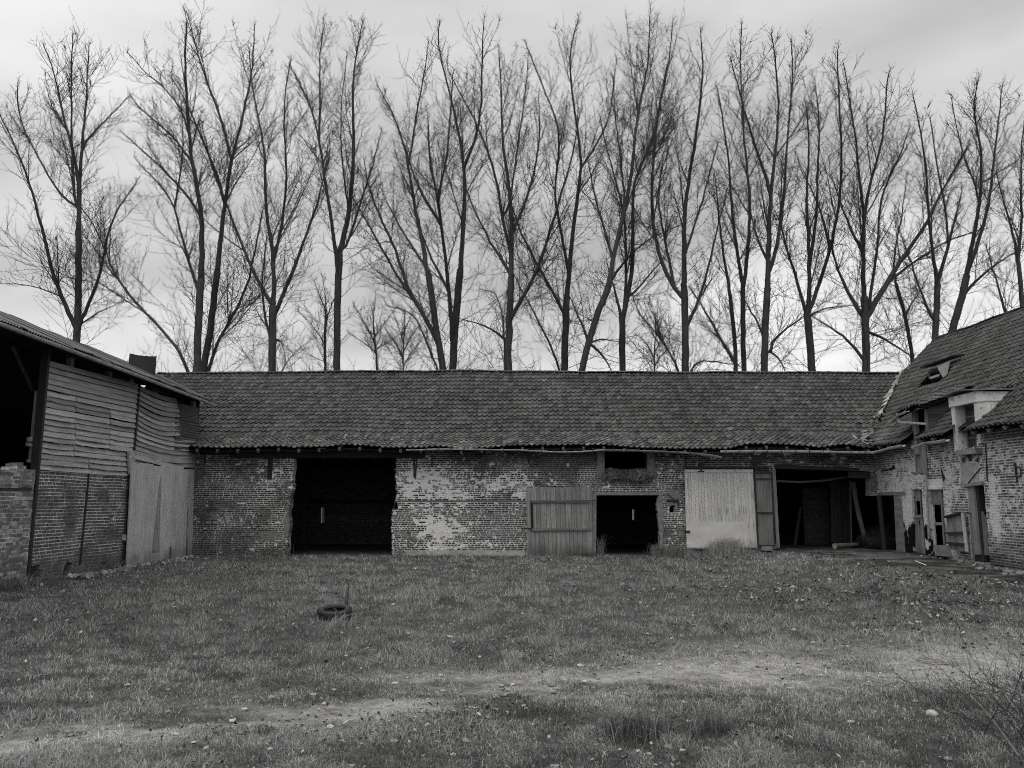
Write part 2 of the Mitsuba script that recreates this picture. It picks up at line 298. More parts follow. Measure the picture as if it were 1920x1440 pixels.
# ---------------------------------------------------------------- masonry and panels
def lay(poly, place, course=0.0635, joint=0.0165, proud=0.007, seed=1, wav=0.006, st=0.215, hd=0.105):
    r = np.random.default_rng(seed)
    x0, z0, x1, z1 = poly.bounds
    rows = []
    for k in range(int((z1 - z0) / course) + 1):
        kind = r.random()
        n = int((x1 - x0) / (hd if kind < .3 else st)) + 40
        L = np.where(r.random(n) < (0.85 if kind < 0.3 else 0.22), hd, st) * r.uniform(.94, 1.05, n)
        s = x0 - r.random() * st + np.concatenate([[0], np.cumsum(L)])
        s = s[s < x1 + .2]
        a, b = s[:-1] + joint / 2, s[1:] - joint / 2
        rows.append(np.stack([a, b, np.full(len(a), z0 + k * course + joint * .5), np.full(len(a), z0 + (k + 1) * course - joint * .5)], 1))
    Q = np.vstack(rows)
    b = shapely.box(Q[:, 0], Q[:, 2], Q[:, 1], Q[:, 3])
    shapely.prepare(poly)
    near = shapely.intersects(poly, b)
    Q, b = Q[near], b[near]
    it = shapely.intersection(b, poly); ar = shapely.area(it) / shapely.area(b)
    k = ar > 0.35
    Q, it, ar = Q[k], it[k], ar[k]
    bd = shapely.bounds(it); cut = ar < .985
    Q[cut] = bd[cut][:, [0, 2, 1, 3]]
    n = len(Q)
    sag = wav * 2 * (meshkit.fbm(np.stack([Q[:, 0] * .8, Q[:, 2] * 1.5, Q[:, 0] * 0], -1), 3, seed) - .5) * 3
    Q[:, 2] += sag; Q[:, 3] += sag
    pr = proud * r.uniform(.35, 1.5, n); e = 0.0045
    V = np.zeros((n, 8, 3)); j = lambda: r.uniform(-.0035, .0035, n)
    for c, (i, z) in enumerate(((0, 2), (1, 2), (1, 3), (0, 3))):
        sx, sz = (1 if i == 0 else -1), (1 if z == 2 else -1)
        V[:, c] = place(Q[:, i], Q[:, z], np.full(n, 0.004))
        V[:, 4 + c] = place(Q[:, i] + sx * e + j(), Q[:, z] + sz * e + j() * .7, -pr)
    F = np.array([[4, 5, 6, 7], [0, 1, 5, 4], [1, 2, 6, 5], [2, 3, 7, 6], [3, 0, 4, 7]])
    return V, F, r.random((n, 2))
def bricks(holder, V, F, U, mat_, limit=300):
    """the nearest ones as parts, the rest as one part"""
    c = V.mean(1); d = np.linalg.norm(c - [0, 0, CAMZ], axis=1)
    area = np.linalg.norm(np.cross(V[:, 5] - V[:, 4], V[:, 7] - V[:, 4]), axis=1) / d ** 2
    o = np.argsort(-area)
    for i in o[:limit]: put(f'{holder}__brick', V[i], F, mat_, U[i])
    rest = o[limit:]
    if len(rest):
        FF = (F[None] + (np.arange(len(rest)) * 8)[:, None, None]).reshape(-1, 4)
        put(f'{holder}__brickwork', V[rest].reshape(-1, 3), FF, mat_, np.repeat(U[rest], 8, 0), kind='stuff')
def quad_fn(c):  # c: TL TR BR BL -> point(s, t) with t down
    TL, TR, BR, BL = [np.asarray(q, float) for q in c]
    return lambda s, t: (TL * (1 - s) + TR * s) * (1 - t) + (BL * (1 - s) + BR * s) * t
def panel(c, n, out, thick=0.03, gap=0.006, vertical=True, key=None, mat_='plank_m', ragged=0.0, warp=0.0, off=0.0, name='plank'):
    """n planks across a quad; out = outward unit vector"""
    f = quad_fn(c); out = np.asarray(out, float)
    L = np.linalg.norm(f(1, .5) - f(0, .5)) if vertical else np.linalg.norm(f(.5, 1) - f(.5, 0))
    e = np.cumsum(rng.uniform(.8, 1.2, n)); e = np.concatenate([[0], e / e[-1]]); g = gap / L / 2
    for i in range(n):
        a, b = e[i] + g, e[i + 1] - g
        r0, r1 = rng.uniform(-ragged, ragged, 2); th = thick * rng.uniform(.8, 1.15)
        if vertical: P = [f(a, r0), f(b, r0 * .8), f(b, 1 + r1), f(a, 1 + r1 * .8)]
        else: P = [f(r0, a), f(1 + r1, a), f(1 + r1, b), f(r0, b)]
        P = np.array(P) + out * off
        w = rng.uniform(-warp, warp, (4, 1)) * out if warp else 0
        ch = 0.12 * (P.mean(0) - P) / np.linalg.norm(P.mean(0) - P, axis=1, keepdims=True) * 0.06
        V = np.vstack([P, P + out * th * .8, P + out * th + w + ch])
        F = [[0, 3, 2, 1], [8, 9, 10, 11]] + [[k, (k + 1) % 4, 4 + (k + 1) % 4, 4 + k] for k in range(4)] + [[4 + k, 4 + (k + 1) % 4, 8 + (k + 1) % 4, 8 + k] for k in range(4)]
        put(f'{key}__{name}', V, np.array(F), mat_)
def slab(c, out, thick, off=0.0):
    P = np.array([np.asarray(q, float) for q in c]) + np.asarray(out) * off
    V = np.vstack([P, P + np.asarray(out) * thick])
    return V, np.array([[0, 3, 2, 1], [4, 5, 6, 7]] + [[k, (k + 1) % 4, 4 + (k + 1) % 4, 4 + k] for k in range(4)])
def corrugated(c, out, pitch=0.076, amp=0.012, along=True, off=0.0, seg=6, mb=None, dent=0.0):
    """wavy sheet; along: the waves step along the top edge"""
    f = quad_fn(c)
    L = np.linalg.norm(f(1, .5) - f(0, .5)) if along else np.linalg.norm(f(.5, 1) - f(.5, 0))
    n = max(8, int(L / pitch * seg)); m = 5
    s, t = np.meshgrid(np.linspace(0, 1, n + 1), np.linspace(0, 1, m), indexing='ij')
    S, Tt = (s, t) if along else (t, s)
    TL, TR, BR, BL = [np.asarray(q, float) for q in c]
    P = (TL * (1 - S)[..., None] + TR * S[..., None]) * (1 - Tt)[..., None] + (BL * (1 - S)[..., None] + BR * S[..., None]) * Tt[..., None]
    h = amp * np.cos(s * L / pitch * 2 * np.pi) + off
    if dent: h = h + dent * (meshkit.noise(P * 1.7, 9) - .5)
    P = P + np.asarray(out) * h[..., None]
    return P.reshape(-1, 3), grid_faces(n + 1, m)
def pantiles(surf, nrm, A, Lr, w, gauge, skip, seed, lift=0.04, flip=1, roll=.034):
    """tile vertices for all (column, row): surf(a, l) -> points, nrm(a, l) -> normals"""
    r = np.random.default_rng(seed)
    U = np.array([0, .22, .45, .66, .74, .82, .91, 1.0]); H = np.where(U < .66, -.013 * np.sin(np.pi * np.minimum(U / .66, 1)), roll * np.sin(np.pi * np.clip((U - .64) / .40, 0, 1)))
    if flip < 0: U, H = 1 - U[::-1], H[::-1]
    na, nl = len(A), len(Lr)
    a, l = np.meshgrid(A, Lr, indexing='ij'); a, l = a.ravel(), l.ravel()
    k = ~skip(a + w / 2, l + gauge / 2); a, l = a[k], l[k]; n = len(a)
    da, dl = r.normal(0, .004, n), r.normal(0, .006, n); dh = np.abs(r.normal(0, .005, n)); rot = r.normal(0, .012, n)
    slip = (r.random(n) < .02) * r.uniform(0, .06, n)
    V = np.zeros((n, 3, 8, 3))
    for row, (t, h0) in enumerate(((-.02, -.026), (0, 0), (1.22, 0))):
        aa = a[:, None] + da[:, None] + w * 1.06 * U[None] - rot[:, None] * t * gauge * 2
        ll = l[:, None] + dl[:, None] - slip[:, None] + gauge * t + rot[:, None] * w * (U[None] - .5)
        hh = np.maximum(lift * (1 - t / 1.22), 0)[None] if False else lift * (1 - max(t, 0) / 1.22)
        h = H[None] + hh + h0 + dh[:, None]
        V[:, row] = surf(aa, ll) + nrm(aa, ll) * h[..., None]
    F = np.array([[rw * 8 + i, rw * 8 + i + 1, (rw + 1) * 8 + i + 1, (rw + 1) * 8 + i] for rw in range(2) for i in range(7)])
    return V.reshape(n, 24, 3), F, r.random((n, 2))
def tiles(holder, V, F, U, limit=300):
    d = np.linalg.norm(V.mean(1) - [0, 0, CAMZ], axis=1)
    o = np.argsort(d)
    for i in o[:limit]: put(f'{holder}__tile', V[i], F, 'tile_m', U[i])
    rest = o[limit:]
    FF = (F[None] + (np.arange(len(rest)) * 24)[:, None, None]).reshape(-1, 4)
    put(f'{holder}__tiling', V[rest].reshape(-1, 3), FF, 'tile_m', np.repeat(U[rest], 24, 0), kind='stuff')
def xz(u, v, Y=Y0):
    q = pY(u, v, Y); return float(q[0]), float(q[2])
def rect(u0, v0, u1, v1, Y):  # TL TR BR BL on the plane y = Y
    return [pY(u0, v0, Y), pY(u1, v0, Y), pY(u1, v1, Y), pY(u0, v1, Y)]
def wobble(poly, amp, seed, step=.05):
    r = np.random.default_rng(seed)
    c = np.array(poly.segmentize(step).exterior.coords)[:-1]
    return Polygon(c + r.normal(0, amp, c.shape)).buffer(0)
BACK = np.array([0, -1.0, 0])          # outward of the barn front: towards the yard
# ---------------------------------------------------------------- the long brick barn
B = thing('brick_barn', 'long low brick barn with pantile roof, peeling limewash and open doorways', 'barn')
RE, RK, RR = (24.35, 3.29), (25.4, 3.71), (28.5, 6.22)
LK = math.hypot(RK[0] - RE[0], RK[1] - RE[1]); LM = math.hypot(RR[0] - RK[0], RR[1] - RK[1])
def surfB(a, l):
    a, l = np.broadcast_arrays(np.asarray(a, float), np.asarray(l, float))
    k = np.clip(l / LK, None, 1); m = np.clip((l - LK) / LM, 0, None)
    y = RE[0] + k * (RK[0] - RE[0]) + m * (RR[0] - RK[0]); z = RE[1] + k * (RK[1] - RE[1]) + m * (RR[1] - RK[1])
    q = np.stack([a * .33, l * .55, a * 0 + 1.5], -1)
    z = z + 0.17 * (meshkit.fbm(q, 3, 21) - .5) + (0.05 * np.sin(a * .9) + .10 * (meshkit.noise(q * [4.2, 0, 0] + 7, 5) - .5)) * np.exp(-l / 1.2) + .05 * np.exp(-((a + 1) / 5) ** 2) * sm(3, 5, l)
    return np.stack([a, y, z], -1)
def nrmB(a, l):
    a, l = np.broadcast_arrays(np.asarray(a, float), np.asarray(l, float)); k = sm(LK - .15, LK + .15, l)
    n1 = np.array([0, -(RK[1] - RE[1]) / LK, (RK[0] - RE[0]) / LK]); n2 = np.array([0, -(RR[1] - RK[1]) / LM, (RR[0] - RK[0]) / LM])
    return n1 * (1 - k)[..., None] + n2 * k[..., None]
XE = 11.0
def zR(x): return 3.3 + 0.95 * (x - XE)
def zLroof(x, y): return 4.93 - 0.0155 * (np.asarray(y) - 14) + 0.43 * (-9.35 - x)
def skipB(a, l):
    P = surfB(a, l)
    return ((a < -10.9) & (P[..., 2] < zLroof(a, P[..., 1]) - .12)) | ((a > XE) & (P[..., 2] < zR(a) - .06)) | (a < -12.85)
rows = np.concatenate([np.arange(5) * LK / 5, LK + np.arange(17) * LM / 17])
V, F, U = pantiles(surfB, nrmB, np.arange(-12.9, 14.3, .168), rows, .168, LM / 17, skipB, 3)
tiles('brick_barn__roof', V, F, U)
# roof slab below the tiles: front slope and back slope
aa = np.linspace(-12.9, 14.3, 80); ll = np.array([0.03, LK * .5, LK, LK + LM * .33, LK + LM * .66, LK + LM])
A2, L2 = np.meshgrid(aa, ll, indexing='ij'); top = surfB(A2, L2) - nrmB(A2, L2) * .03
bk = np.stack([np.tile(aa[:, None], 2), np.tile([[30.3, 32.1]], (80, 1)), np.tile([[4.75, 3.3]], (80, 1))], -1)
G = np.concatenate([top, bk], 1); lo = G - [0, 0, .09]; n, m = G.shape[:2]
mb = MB(); fq = grid_faces(n, m)
okq = ~((G.reshape(-1, 3)[fq][:, :, 0].mean(1) < -10.9) & (G.reshape(-1, 3)[fq][:, :, 2].mean(1) < 4.4) & (G.reshape(-1, 3)[fq][:, :, 1].mean(1) < 28))
mb.add(G.reshape(-1, 3), fq[okq]).add(lo.reshape(-1, 3), fq[okq][:, ::-1]); mb.put('brick_barn__roof', 'dark_wood_m')
# ridge tiles
xr = np.arange(-12.75, 14.3, .36)
for i, x in enumerate(xr):
    p0, p1 = surfB(np.array(x), np.array(LK + LM)), surfB(np.array(x + .38), np.array(LK + LM))
    g = np.linspace(-1.05, 1.05, 7); rr = .105
    V = np.array([[p[0], p[1] + (rr + e) * math.sin(t) * 1.25, p[2] - .045 + (rr + e) * math.cos(t) + rng.normal(0, .003)] for p, e in ((p0, .012), (p1, 0)) for t in g] +
                 [[p[0], p[1] + (rr - .02) * math.sin(t) * 1.2, p[2] - .05 + (rr - .02) * math.cos(t)] for p in (p0,) for t in g])
    F = np.array([[k, k + 7, k + 8, k + 1] for k in range(6)] + [[k, k + 1, k + 15, k + 14] for k in range(6)])
    put('brick_barn__roof__ridge_tile', V, F, 'tile_m')
# front wall and its openings
O1 = Polygon([xz(*q) for q in [(548, 852), (551, 875), (547, 895), (549, 912), (544, 930), (545, 948), (540, 962), (543, 985), (539, 1005), (540, 1025), (537, 1060), (736, 1060), (735, 1000), (735, 957), (746, 953), (743, 938), (746, 918), (742, 895), (744, 870), (743, 852)]])
O2 = Polygon([xz(*q) for q in [(1133, 838), (1214, 838), (1214, 893), (1133, 893)]])
O3 = Polygon([xz(*q) for q in [(1117, 928), (1237, 928), (1238, 1065), (1116, 1065)]])
O3b = Polygon([xz(*q) for q in [(1255, 947), (1266, 947), (1266, 961), (1255, 961)]])
O3c = Polygon([xz(*q) for q in [(905, 929), (910, 929), (910, 934), (905, 934)]])
O4 = Polygon([xz(*q) for q in [(1452, 871), (1631, 878), (1631, 893), (1633, 924), (1652, 924), (1665, 930), (1665, 1070), (1455, 1070), (1456, 1000)]])
wallP = sbox(-12.0, -.4, XR - .002, 3.44)
wallP = wallP.difference(wobble(O1, .012, 2, .08)).difference(O2).difference(O3).difference(O3b).difference(O3c).difference(O4)
if wallP.geom_type != 'Polygon': wallP = max(wallP.geoms, key=lambda g: g.area)
placeB = lambda s, z, d: np.stack([s, Y0 + d, z], -1)
V, F = prism(wallP, placeB, 0.36)
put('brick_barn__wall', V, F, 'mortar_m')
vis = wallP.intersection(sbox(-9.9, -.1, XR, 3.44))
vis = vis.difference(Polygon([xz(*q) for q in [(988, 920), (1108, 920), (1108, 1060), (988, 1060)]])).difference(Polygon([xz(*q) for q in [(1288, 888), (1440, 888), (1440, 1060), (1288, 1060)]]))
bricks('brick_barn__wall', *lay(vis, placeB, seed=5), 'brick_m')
# ragged quoin bricks in the reveals of the big doorway
for side, us in ((1, [(548, 852), (547, 895), (544, 930), (540, 962), (539, 1005), (537, 1040)]), (-1, [(743, 856), (742, 895), (744, 930), (735, 965), (735, 1005), (735, 1040)])):
    pts = np.array([xz(*q) for q in us]); zz = np.arange(.03, 2.85, .0615)
    for z in zz:
        x = np.interp(z, pts[::-1, 1], pts[::-1, 0]); o = rng.uniform(-.012, .03)
        for yy in ((25.0, 25.1), (25.115, 25.22), (25.235, 25.34)):
            x0, x1 = sorted((x - side * .02, x + side * (o + .012)))
            put('brick_barn__jamb__brick' if z > 9 else 'brick_barn__wall__quoin', *bx(x0, x1, yy[0] + .004, yy[1], z, z + .05, .004), 'brick_m') if yy[0] < 25.05 else None
# thin render skirt left along the wall foot
sk = [(755, 1046), (762, 1034), (790, 1031), (812, 1033), (835, 1030), (870, 1032), (905, 1030), (935, 1033), (960, 1031), (984, 1034), (984, 1046)]
sp = wobble(Polygon([xz(u, v) for u, v in sk] + [(xz(984, 1046)[0], -.1), (xz(755, 1046)[0], -.1)]), .012, 6, .06)
V, F = prism(sp, lambda s, z, d: np.stack([s, Y0 - .022 + d, z], -1), .03)
put('brick_barn__render_skirt', V, F, 'plaster_m', label='pale broken render along the foot of the wall')
# rear wall with slits, end walls, added partitions, added loft floors
YRr = 31.7
slit = [Polygon([xz(*q, YRr) for q in [(599, 952), (608, 952), (608, 981), (599, 981)]]), Polygon([xz(*q, YRr) for q in [(1185, 955), (1191, 955), (1191, 976), (1185, 976)]])]
rw = sbox(-13, -.3, 15, 3.4)
for s in slit: rw = rw.difference(s)
placeR = lambda s, z, d: np.stack([s, YRr + d, z], -1)
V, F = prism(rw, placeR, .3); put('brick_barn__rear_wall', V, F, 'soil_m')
rv = sbox(-8.6, 0, -3.6, 3.2).union(sbox(2.5, 0, 7.2, 2.3))
for s in slit: rv = rv.difference(s)
Vb, Fb, Ub = lay(rv, placeR, seed=9); FF = (Fb[None] + (np.arange(len(Vb)) * 8)[:, None, None]).reshape(-1, 4)
put('brick_barn__rear_wall__brickwork', Vb.reshape(-1, 3), FF, 'brick_left_m', np.repeat(Ub, 8, 0), kind='stuff')
for i, x in enumerate((-11.95, -1.2, 7.45, 15.0)):  # inner two added as partitions to limit light between the openings
    gp = Polygon([(25.37, -.3), (25.37, 3.42), (25.7, 3.6), (28.45, 5.85), (31.6, 3.45), (31.6, -.3)]); V, F = prism(gp, lambda s, z, d: np.stack([x + d, s, z], -1), .2)
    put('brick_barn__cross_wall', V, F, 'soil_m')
put('brick_barn__loft_floor', *bx(-1.0, 7.4, 25.37, 31.6, 2.36, 2.44), 'dark_wood_m')
put('brick_barn__loft_floor', *bx(7.66, 14.9, 25.75, 31.6, 2.66, 2.74), 'dark_wood_m')  # both floors added to keep the loft and the bay dark
for x in np.arange(-8.4, -3.4, .8): put('brick_barn__joist', *bx(x, x + .12, 25.37, 31.6, 2.95, 3.1), 'dark_wood_m')
put('brick_barn__tie_rail', *bx(-8.5, -3.3, 31.52, 31.66, *sorted((xz(600, 937, 31.6)[1], xz(600, 943, 31.6)[1]))), 'dark_wood_m')
x, _ = xz(573, 1000, 29.5); put('brick_barn__post', *bx(x - .05, x + .05, 29.4, 29.55, -.1, 2.3), 'dark_wood_m')
# timber lintel, rafter feet, fascia
c = rect(430, 845, 797, 858, 24.93); put('brick_barn__lintel', *slab(c, [0, 1.0, 0], .2), 'dark_wood_m', label='dark timber lintel beam over the wide doorway')
c = rect(375, 841, 436, 852, 24.9); put('brick_barn__lintel', *slab(c, [0, 1.0, 0], .2), 'dark_wood_m')
for x in np.arange(-9.6, 11.0, .62):
    q0, q1 = surfB(np.array(x), np.array(.06)) - [0, 0, .12], surfB(np.array(x), np.array(LK + .4)) - [0, 0, .13]
    put('brick_barn__rafter', *bar(q0, q1, .07, .1, up=(0, 0, 1)), 'stile_m' if rng.random() < .25 else 'plank_m')
for u, v, w in ((575, 832, 7), (603, 838, 15), (640, 834, 7), (447, 836, 5)):
    x, z = xz(u, v, 24.5); put('brick_barn__rafter_end', *bx(x - w / 120, x + w / 120, 24.46, 24.9, z - .06, z + .05, .008), 'stile_m')
for u, v0, v1 in ((406, 838, 850), (432, 838, 847)):
    x, z0 = xz(u, v1, 24.5); z1 = xz(u, v0, 24.5)[1]; put('brick_barn__gutter_hook', *bar([x - .02, 24.5, z0], [x + .02, 24.5, z1], .03, .012), 'zinc_m')
# iron wall ties
def tie(u0, v0, u1, v1, w, m='iron_m', th=.025, key='brick_barn__wall_tie'):
    put(key, *bar(pY(u0, v0, Y0 - .022), pY(u1, v1, Y0 - .022), w / 60., th, up=(0, 1, 0)), m)
tie(507, 858, 505, 899, 8.5, 'dark_wood_m'); tie(776, 858, 778, 896, 4); tie(782, 858, 779, 896, 2); tie(810, 853, 810, 874, 2); tie(384, 848, 384, 868, 2.5)
tie(986, 849, 997, 876, 2.5)
for u in (905, 1078, 1270): tie(u - 1, 848, u - 7, 858, 2); tie(u + 2, 848, u + 8, 859, 2)
tie(1288, 852, 1286, 877, 2)
tie(1251, 926, 1268, 939, 1.2); tie(1250, 938, 1278, 941, 4, 'dark_wood_m'); tie(1270, 934, 1273, 953, 2)
put('brick_barn__insulator', *tube([pY(1275.5, 941, Y0 - .02), pY(1275.5, 941, Y0 - .09)], [.03, .022], 10), 'paint_m', label='small white porcelain insulator on the wall')
# string course: a projecting ledge worn to a dark line
put('brick_barn__ledge', *slab(rect(746, 938, 984, 941, Y0), BACK, .012), 'brick_left_m')
# gutters
def gutter(key, P, r=.055, m='zinc_m', half=True):
    P = np.asarray(P, float); t = np.gradient(P, axis=0); t /= np.linalg.norm(t, axis=1, keepdims=True)
    side = np.cross(t, [0, 0, 1.0]); side /= np.linalg.norm(side, axis=1, keepdims=True)
    g = np.linspace(np.pi, 2 * np.pi, 9)
    prof = np.concatenate([np.stack([np.cos(g) * r, np.sin(g) * r], 1), np.stack([np.cos(g[::-1]) * (r - .006), np.sin(g[::-1]) * (r - .006) + .004], 1)])
    V = P[:, None] + prof[None, :, :1] * side[:, None] + prof[None, :, 1:] * np.array([0, 0, 1.0])
    n, k = V.shape[:2]; F = []
    for i in range(n - 1):
        for j in range(k): F.append([i * k + j, i * k + (j + 1) % k, (i + 1) * k + (j + 1) % k, (i + 1) * k + j])
    put(key, V.reshape(-1, 3), np.array(F), m)
def gline(pts, Y): return [pY(u, v, Y) for u, v in pts]
gutter('brick_barn__gutter', gline([(762, 843), (830, 841.5), (900, 842), (970, 843), (1010, 845), (1050, 847), (1090, 846), (1130, 843)], 24.28), .035)
gutter('brick_barn__gutter', gline([(1130, 843), (1180, 843.5), (1230, 845), (1280, 847.5), (1316, 850.5)], 24.28), .05)
gutter('brick_barn__gutter', gline([(1314, 850.5), (1335, 853), (1353, 856.5)], 24.27), .062)
gutter('brick_barn__gutter', gline([(1352, 845), (1430, 844.5), (1500, 845), (1560, 846), (1610, 847), (1640, 847)], 24.28), .062)
for u in list(range(775, 1130, 24)) + list(range(1150, 1320, 24)) + list(range(1360, 1640, 26)):
    v = np.interp(u, [762, 900, 1050, 1130, 1280, 1316, 1352, 1640], [843, 842, 847, 843, 847, 850, 845, 847])
    q = pY(u, v, 24.28); put('brick_barn__gutter_bracket', *bar(q + [0, -.06, .03], q + [0, .25, .1], .018, .008), 'iron_m')
    put('brick_barn__gutter_bracket', *bar(q + [0, -.066, -.05], q + [0, -.062, .05], .02, .008), 'iron_m')
# loft opening: rendered jambs, sill
put('brick_barn__loft_jamb', *slab(rect(1120, 846, 1133.5, 893, Y0), BACK, .018), 'cement_m'); put('brick_barn__loft_jamb', *slab(rect(1213.5, 846, 1226, 895, Y0), BACK, .018), 'cement_m')
put('brick_barn__loft_sill', *slab(rect(1130, 893.5, 1216, 898, Y0 + .2), BACK, .24), 'stile_m')
# doorway with concrete surround
put('brick_barn__doorway_lintel', *slab(rect(1113, 922.5, 1242, 928.5, Y0 + .15), BACK, .19), 'cement_m')
put('brick_barn__doorway_jamb', *slab([pY(1109, 925, Y0), pY(1118, 927, Y0), pY(1117.5, 1047, Y0), pY(1108.5, 1047, Y0)], BACK, .03), 'cement_m')
jp = wobble(Polygon([xz(*q) for q in [(1234, 927), (1242, 923), (1244, 1050), (1237, 1050), (1236, 1000), (1233, 970), (1231, 945)]]), .008, 13, .05)
V, F = prism(jp, lambda s, z, d: np.stack([s, Y0 - .03 + d, z], -1), .2); put('brick_barn__doorway_jamb', V, F, 'cement_m')
# plank door folded open against the wall
dc = [pY(986, 914, 24.92), pY(1109, 913, 24.92), pY(1111, 1043, 24.92), pY(989, 1044, 24.92)]
D = 'brick_barn__plank_door'
fq_ = quad_fn(dc)
def sub(f, s0, t0, s1, t1): return [f(s0, t0), f(s1, t0), f(s1, t1), f(s0, t1)]
panel(sub(fq_, 0, 0, 1, .6), 13, BACK, .028, .008, key=D, mat_='plank_m', ragged=.006, warp=.003)
panel(sub(fq_, .05, .61, 1, 1), 14, BACK, .028, .008, key=D, mat_='plank_m', ragged=.01, warp=.004)
panel(sub(fq_, 0, .61, .05, 1), 1, BACK, .03, .004, key=D, mat_='plank_m')
for t in (.19, .595): put(f'{D}__rail', *slab(sub(fq_, .075, t, .985, t + .035), BACK, .045, .028), 'cross_m')
put(f'{D}__stile', *slab(sub(fq_, .065, .19, .1, .63), BACK, .04, .0285), 'dark_wood_m'); put(f'{D}__stile', *slab(sub(fq_, .965, .19, .995, .63), BACK, .04, .0285), 'plank_m')
put(f'{D}__bolt', *bar(pY(979, 990.5, 24.87), pY(998, 991, 24.87), .03, .03), 'iron_m'); put(f'{D}__hinge', *bar(pY(1104, 938.5, 24.85), pY(1117, 938, 24.9), .03, .02), 'iron_m')
tag(D, 'grey plank door with two cross rails folded back')
# white sliding door on its rail, corrugated leaf beside it
dc = [pY(1283, 881, 24.86), pY(1411, 881, 24.86), pY(1420, 1028, 24.86), pY(1287, 1029, 24.86)]; fq_ = quad_fn(dc)
D = 'brick_barn__sliding_door'
panel(dc, 21, BACK, .03, .005, key=D, mat_='white_door_m', ragged=.004, warp=.003)
put(f'{D}__top_rail', *slab(sub(fq_, 0, -.004, 1, .035), BACK, .022, .03), 'white_door_m')
put(f'{D}__kick_sheet', *slab(sub(fq_, .005, .665, .875, .985), BACK, .01, .033), 'kick_m')
put(f'{D}__latch', *slab(sub(fq_, -.02, .77, .055, .80), BACK, .02, .045), 'iron_m')
tag(D, 'whitewashed plank sliding door with pale sheet along its foot')
put('brick_barn__door_track', *bar(pY(1284, 876.5, 24.87), pY(1441, 876, 24.87), .05, .06), 'iron_m')
for u in (1314.5, 1418):
    q = pY(u, 871, 24.85)
    put('brick_barn__door_roller', *tube([q + [0, .03, 0], q + [0, -.03, 0]], .07, 14), 'iron_m')
    put('brick_barn__door_hanger', *bar(q + [0, -.04, .03], pY(u, 884, 24.81), .06, .014, up=(0, 1, 0)), 'iron_m')
    put('brick_barn__door_hanger', *bar(pY(u - 6, 884, 24.8), pY(u + 6, 884, 24.8), .03, .014, up=(0, 1, 0)), 'iron_m')
D = 'brick_barn__corrugated_door'
dc = [pY(1413, 885, 24.82), pY(1448, 885, 24.82), pY(1453, 1024, 24.82), pY(1420, 1023, 24.82)]; fq_ = quad_fn(dc)
V, F = corrugated(dc, BACK, .085, .012); put(f'{D}__sheet', V, F, 'sheet_grey_m', smooth=True)
for s0, t0, s1, t1 in ((0, 0, .07, 1), (.93, 0, 1, 1), (.07, -.01, .93, .02), (.07, .085, .93, .1), (.07, .545, .93, .56), (.07, .985, .93, 1.005)):
    put(f'{D}__frame_bar', *slab(sub(fq_, s0, t0, s1, t1), BACK, .03, .012), 'iron_m')
tag(D, 'narrow corrugated metal door leaf in iron frame')
put('brick_barn__door_post', *slab([pY(1447, 880, 24.88), pY(1453, 880, 24.88), pY(1461, 1027, 24.88), pY(1455, 1027, 24.88)], BACK, .06), 'stile_m')
put('brick_barn__threshold', *slab(rect(1425, 1024, 1446, 1032, 24.9), BACK, .15), 'cement_m')
# open bay: steel lintel, brick pier and corner lintel
put('brick_barn__bay_beam', *slab([pY(1440, 871, 25.02), pY(1632, 876, 25.02), pY(1632, 884, 25.02), pY(1440, 878, 25.02)], [0, 1.0, 0], .2), 'iron_m')
put('brick_barn__bay_beam_end', *slab([pY(1610, 876, 24.98), pY(1650, 874, 24.98), pY(1650, 884, 24.98), pY(1612, 883, 24.98)], [0, 1.0, 0], .2), 'cement_m')
put('brick_barn__bay_plate', *bar(pY(1590, 890, 25.1), pY(1632, 891, 24.98), .05, .2), 'dark_wood_m')
zl = xz(1640, 925)[1]
put('brick_barn__corner_lintel', *bx(xz(1631, 925)[0], XR - .01, 24.97, 25.33, zl - .08, zl + .02), 'cement_m')
put('brick_barn__corner_lintel', *bx(XR - .03, XR + .33, 23.25, 24.968, zl - .06, zl + .03), 'cement_m')
q = pY(1652, 930, 24.75); put('brick_barn__steel_post', *tube([[q[0], 24.75, .1], [q[0] - .06, 24.75, zl - .07]], .075, 12), 'iron_m')
# inside the bay: hanging pole, plank partition, brick return, leaning poles
put('brick_barn__bay_pole', *tube([pY(1456, 902, 25.3), pY(1500, 904, 25.6), pY(1545, 901, 25.9), pY(1590, 894, 26.2), pY(1622, 888, 26.2)], [.03, .035, .035, .04, .05], 8), 'cross_m')
panel([pY(1556, 900, 27.0), pY(1592, 900, 27.0), pY(1596, 1024, 27.0), pY(1558, 1024, 27.0)], 6, BACK, .03, .008, key='brick_barn__partition', mat_='bay_wood_m', ragged=.02)
put('brick_barn__partition_edge', *slab([pY(1592, 900, 26.95), pY(1594, 900, 26.95), pY(1597, 1024, 26.95), pY(1595, 1024, 26.95)], BACK, .05), 'stile_m')
bp = sbox(xz(1508, 1000, 28.2)[0], -.1, xz(1557, 1000, 28.2)[0], 2.1)
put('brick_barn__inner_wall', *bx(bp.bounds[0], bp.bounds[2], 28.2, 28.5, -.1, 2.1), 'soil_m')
Vb, Fb, Ub = lay(bp, lambda s, z, d: np.stack([s, 28.2 + d, z], -1), seed=19); FF = (Fb[None] + (np.arange(len(Vb)) * 8)[:, None, None]).reshape(-1, 4)
put('brick_barn__inner_wall__brickwork', Vb.reshape(-1, 3), FF, 'brick_left_m', np.repeat(Ub, 8, 0), kind='stuff')
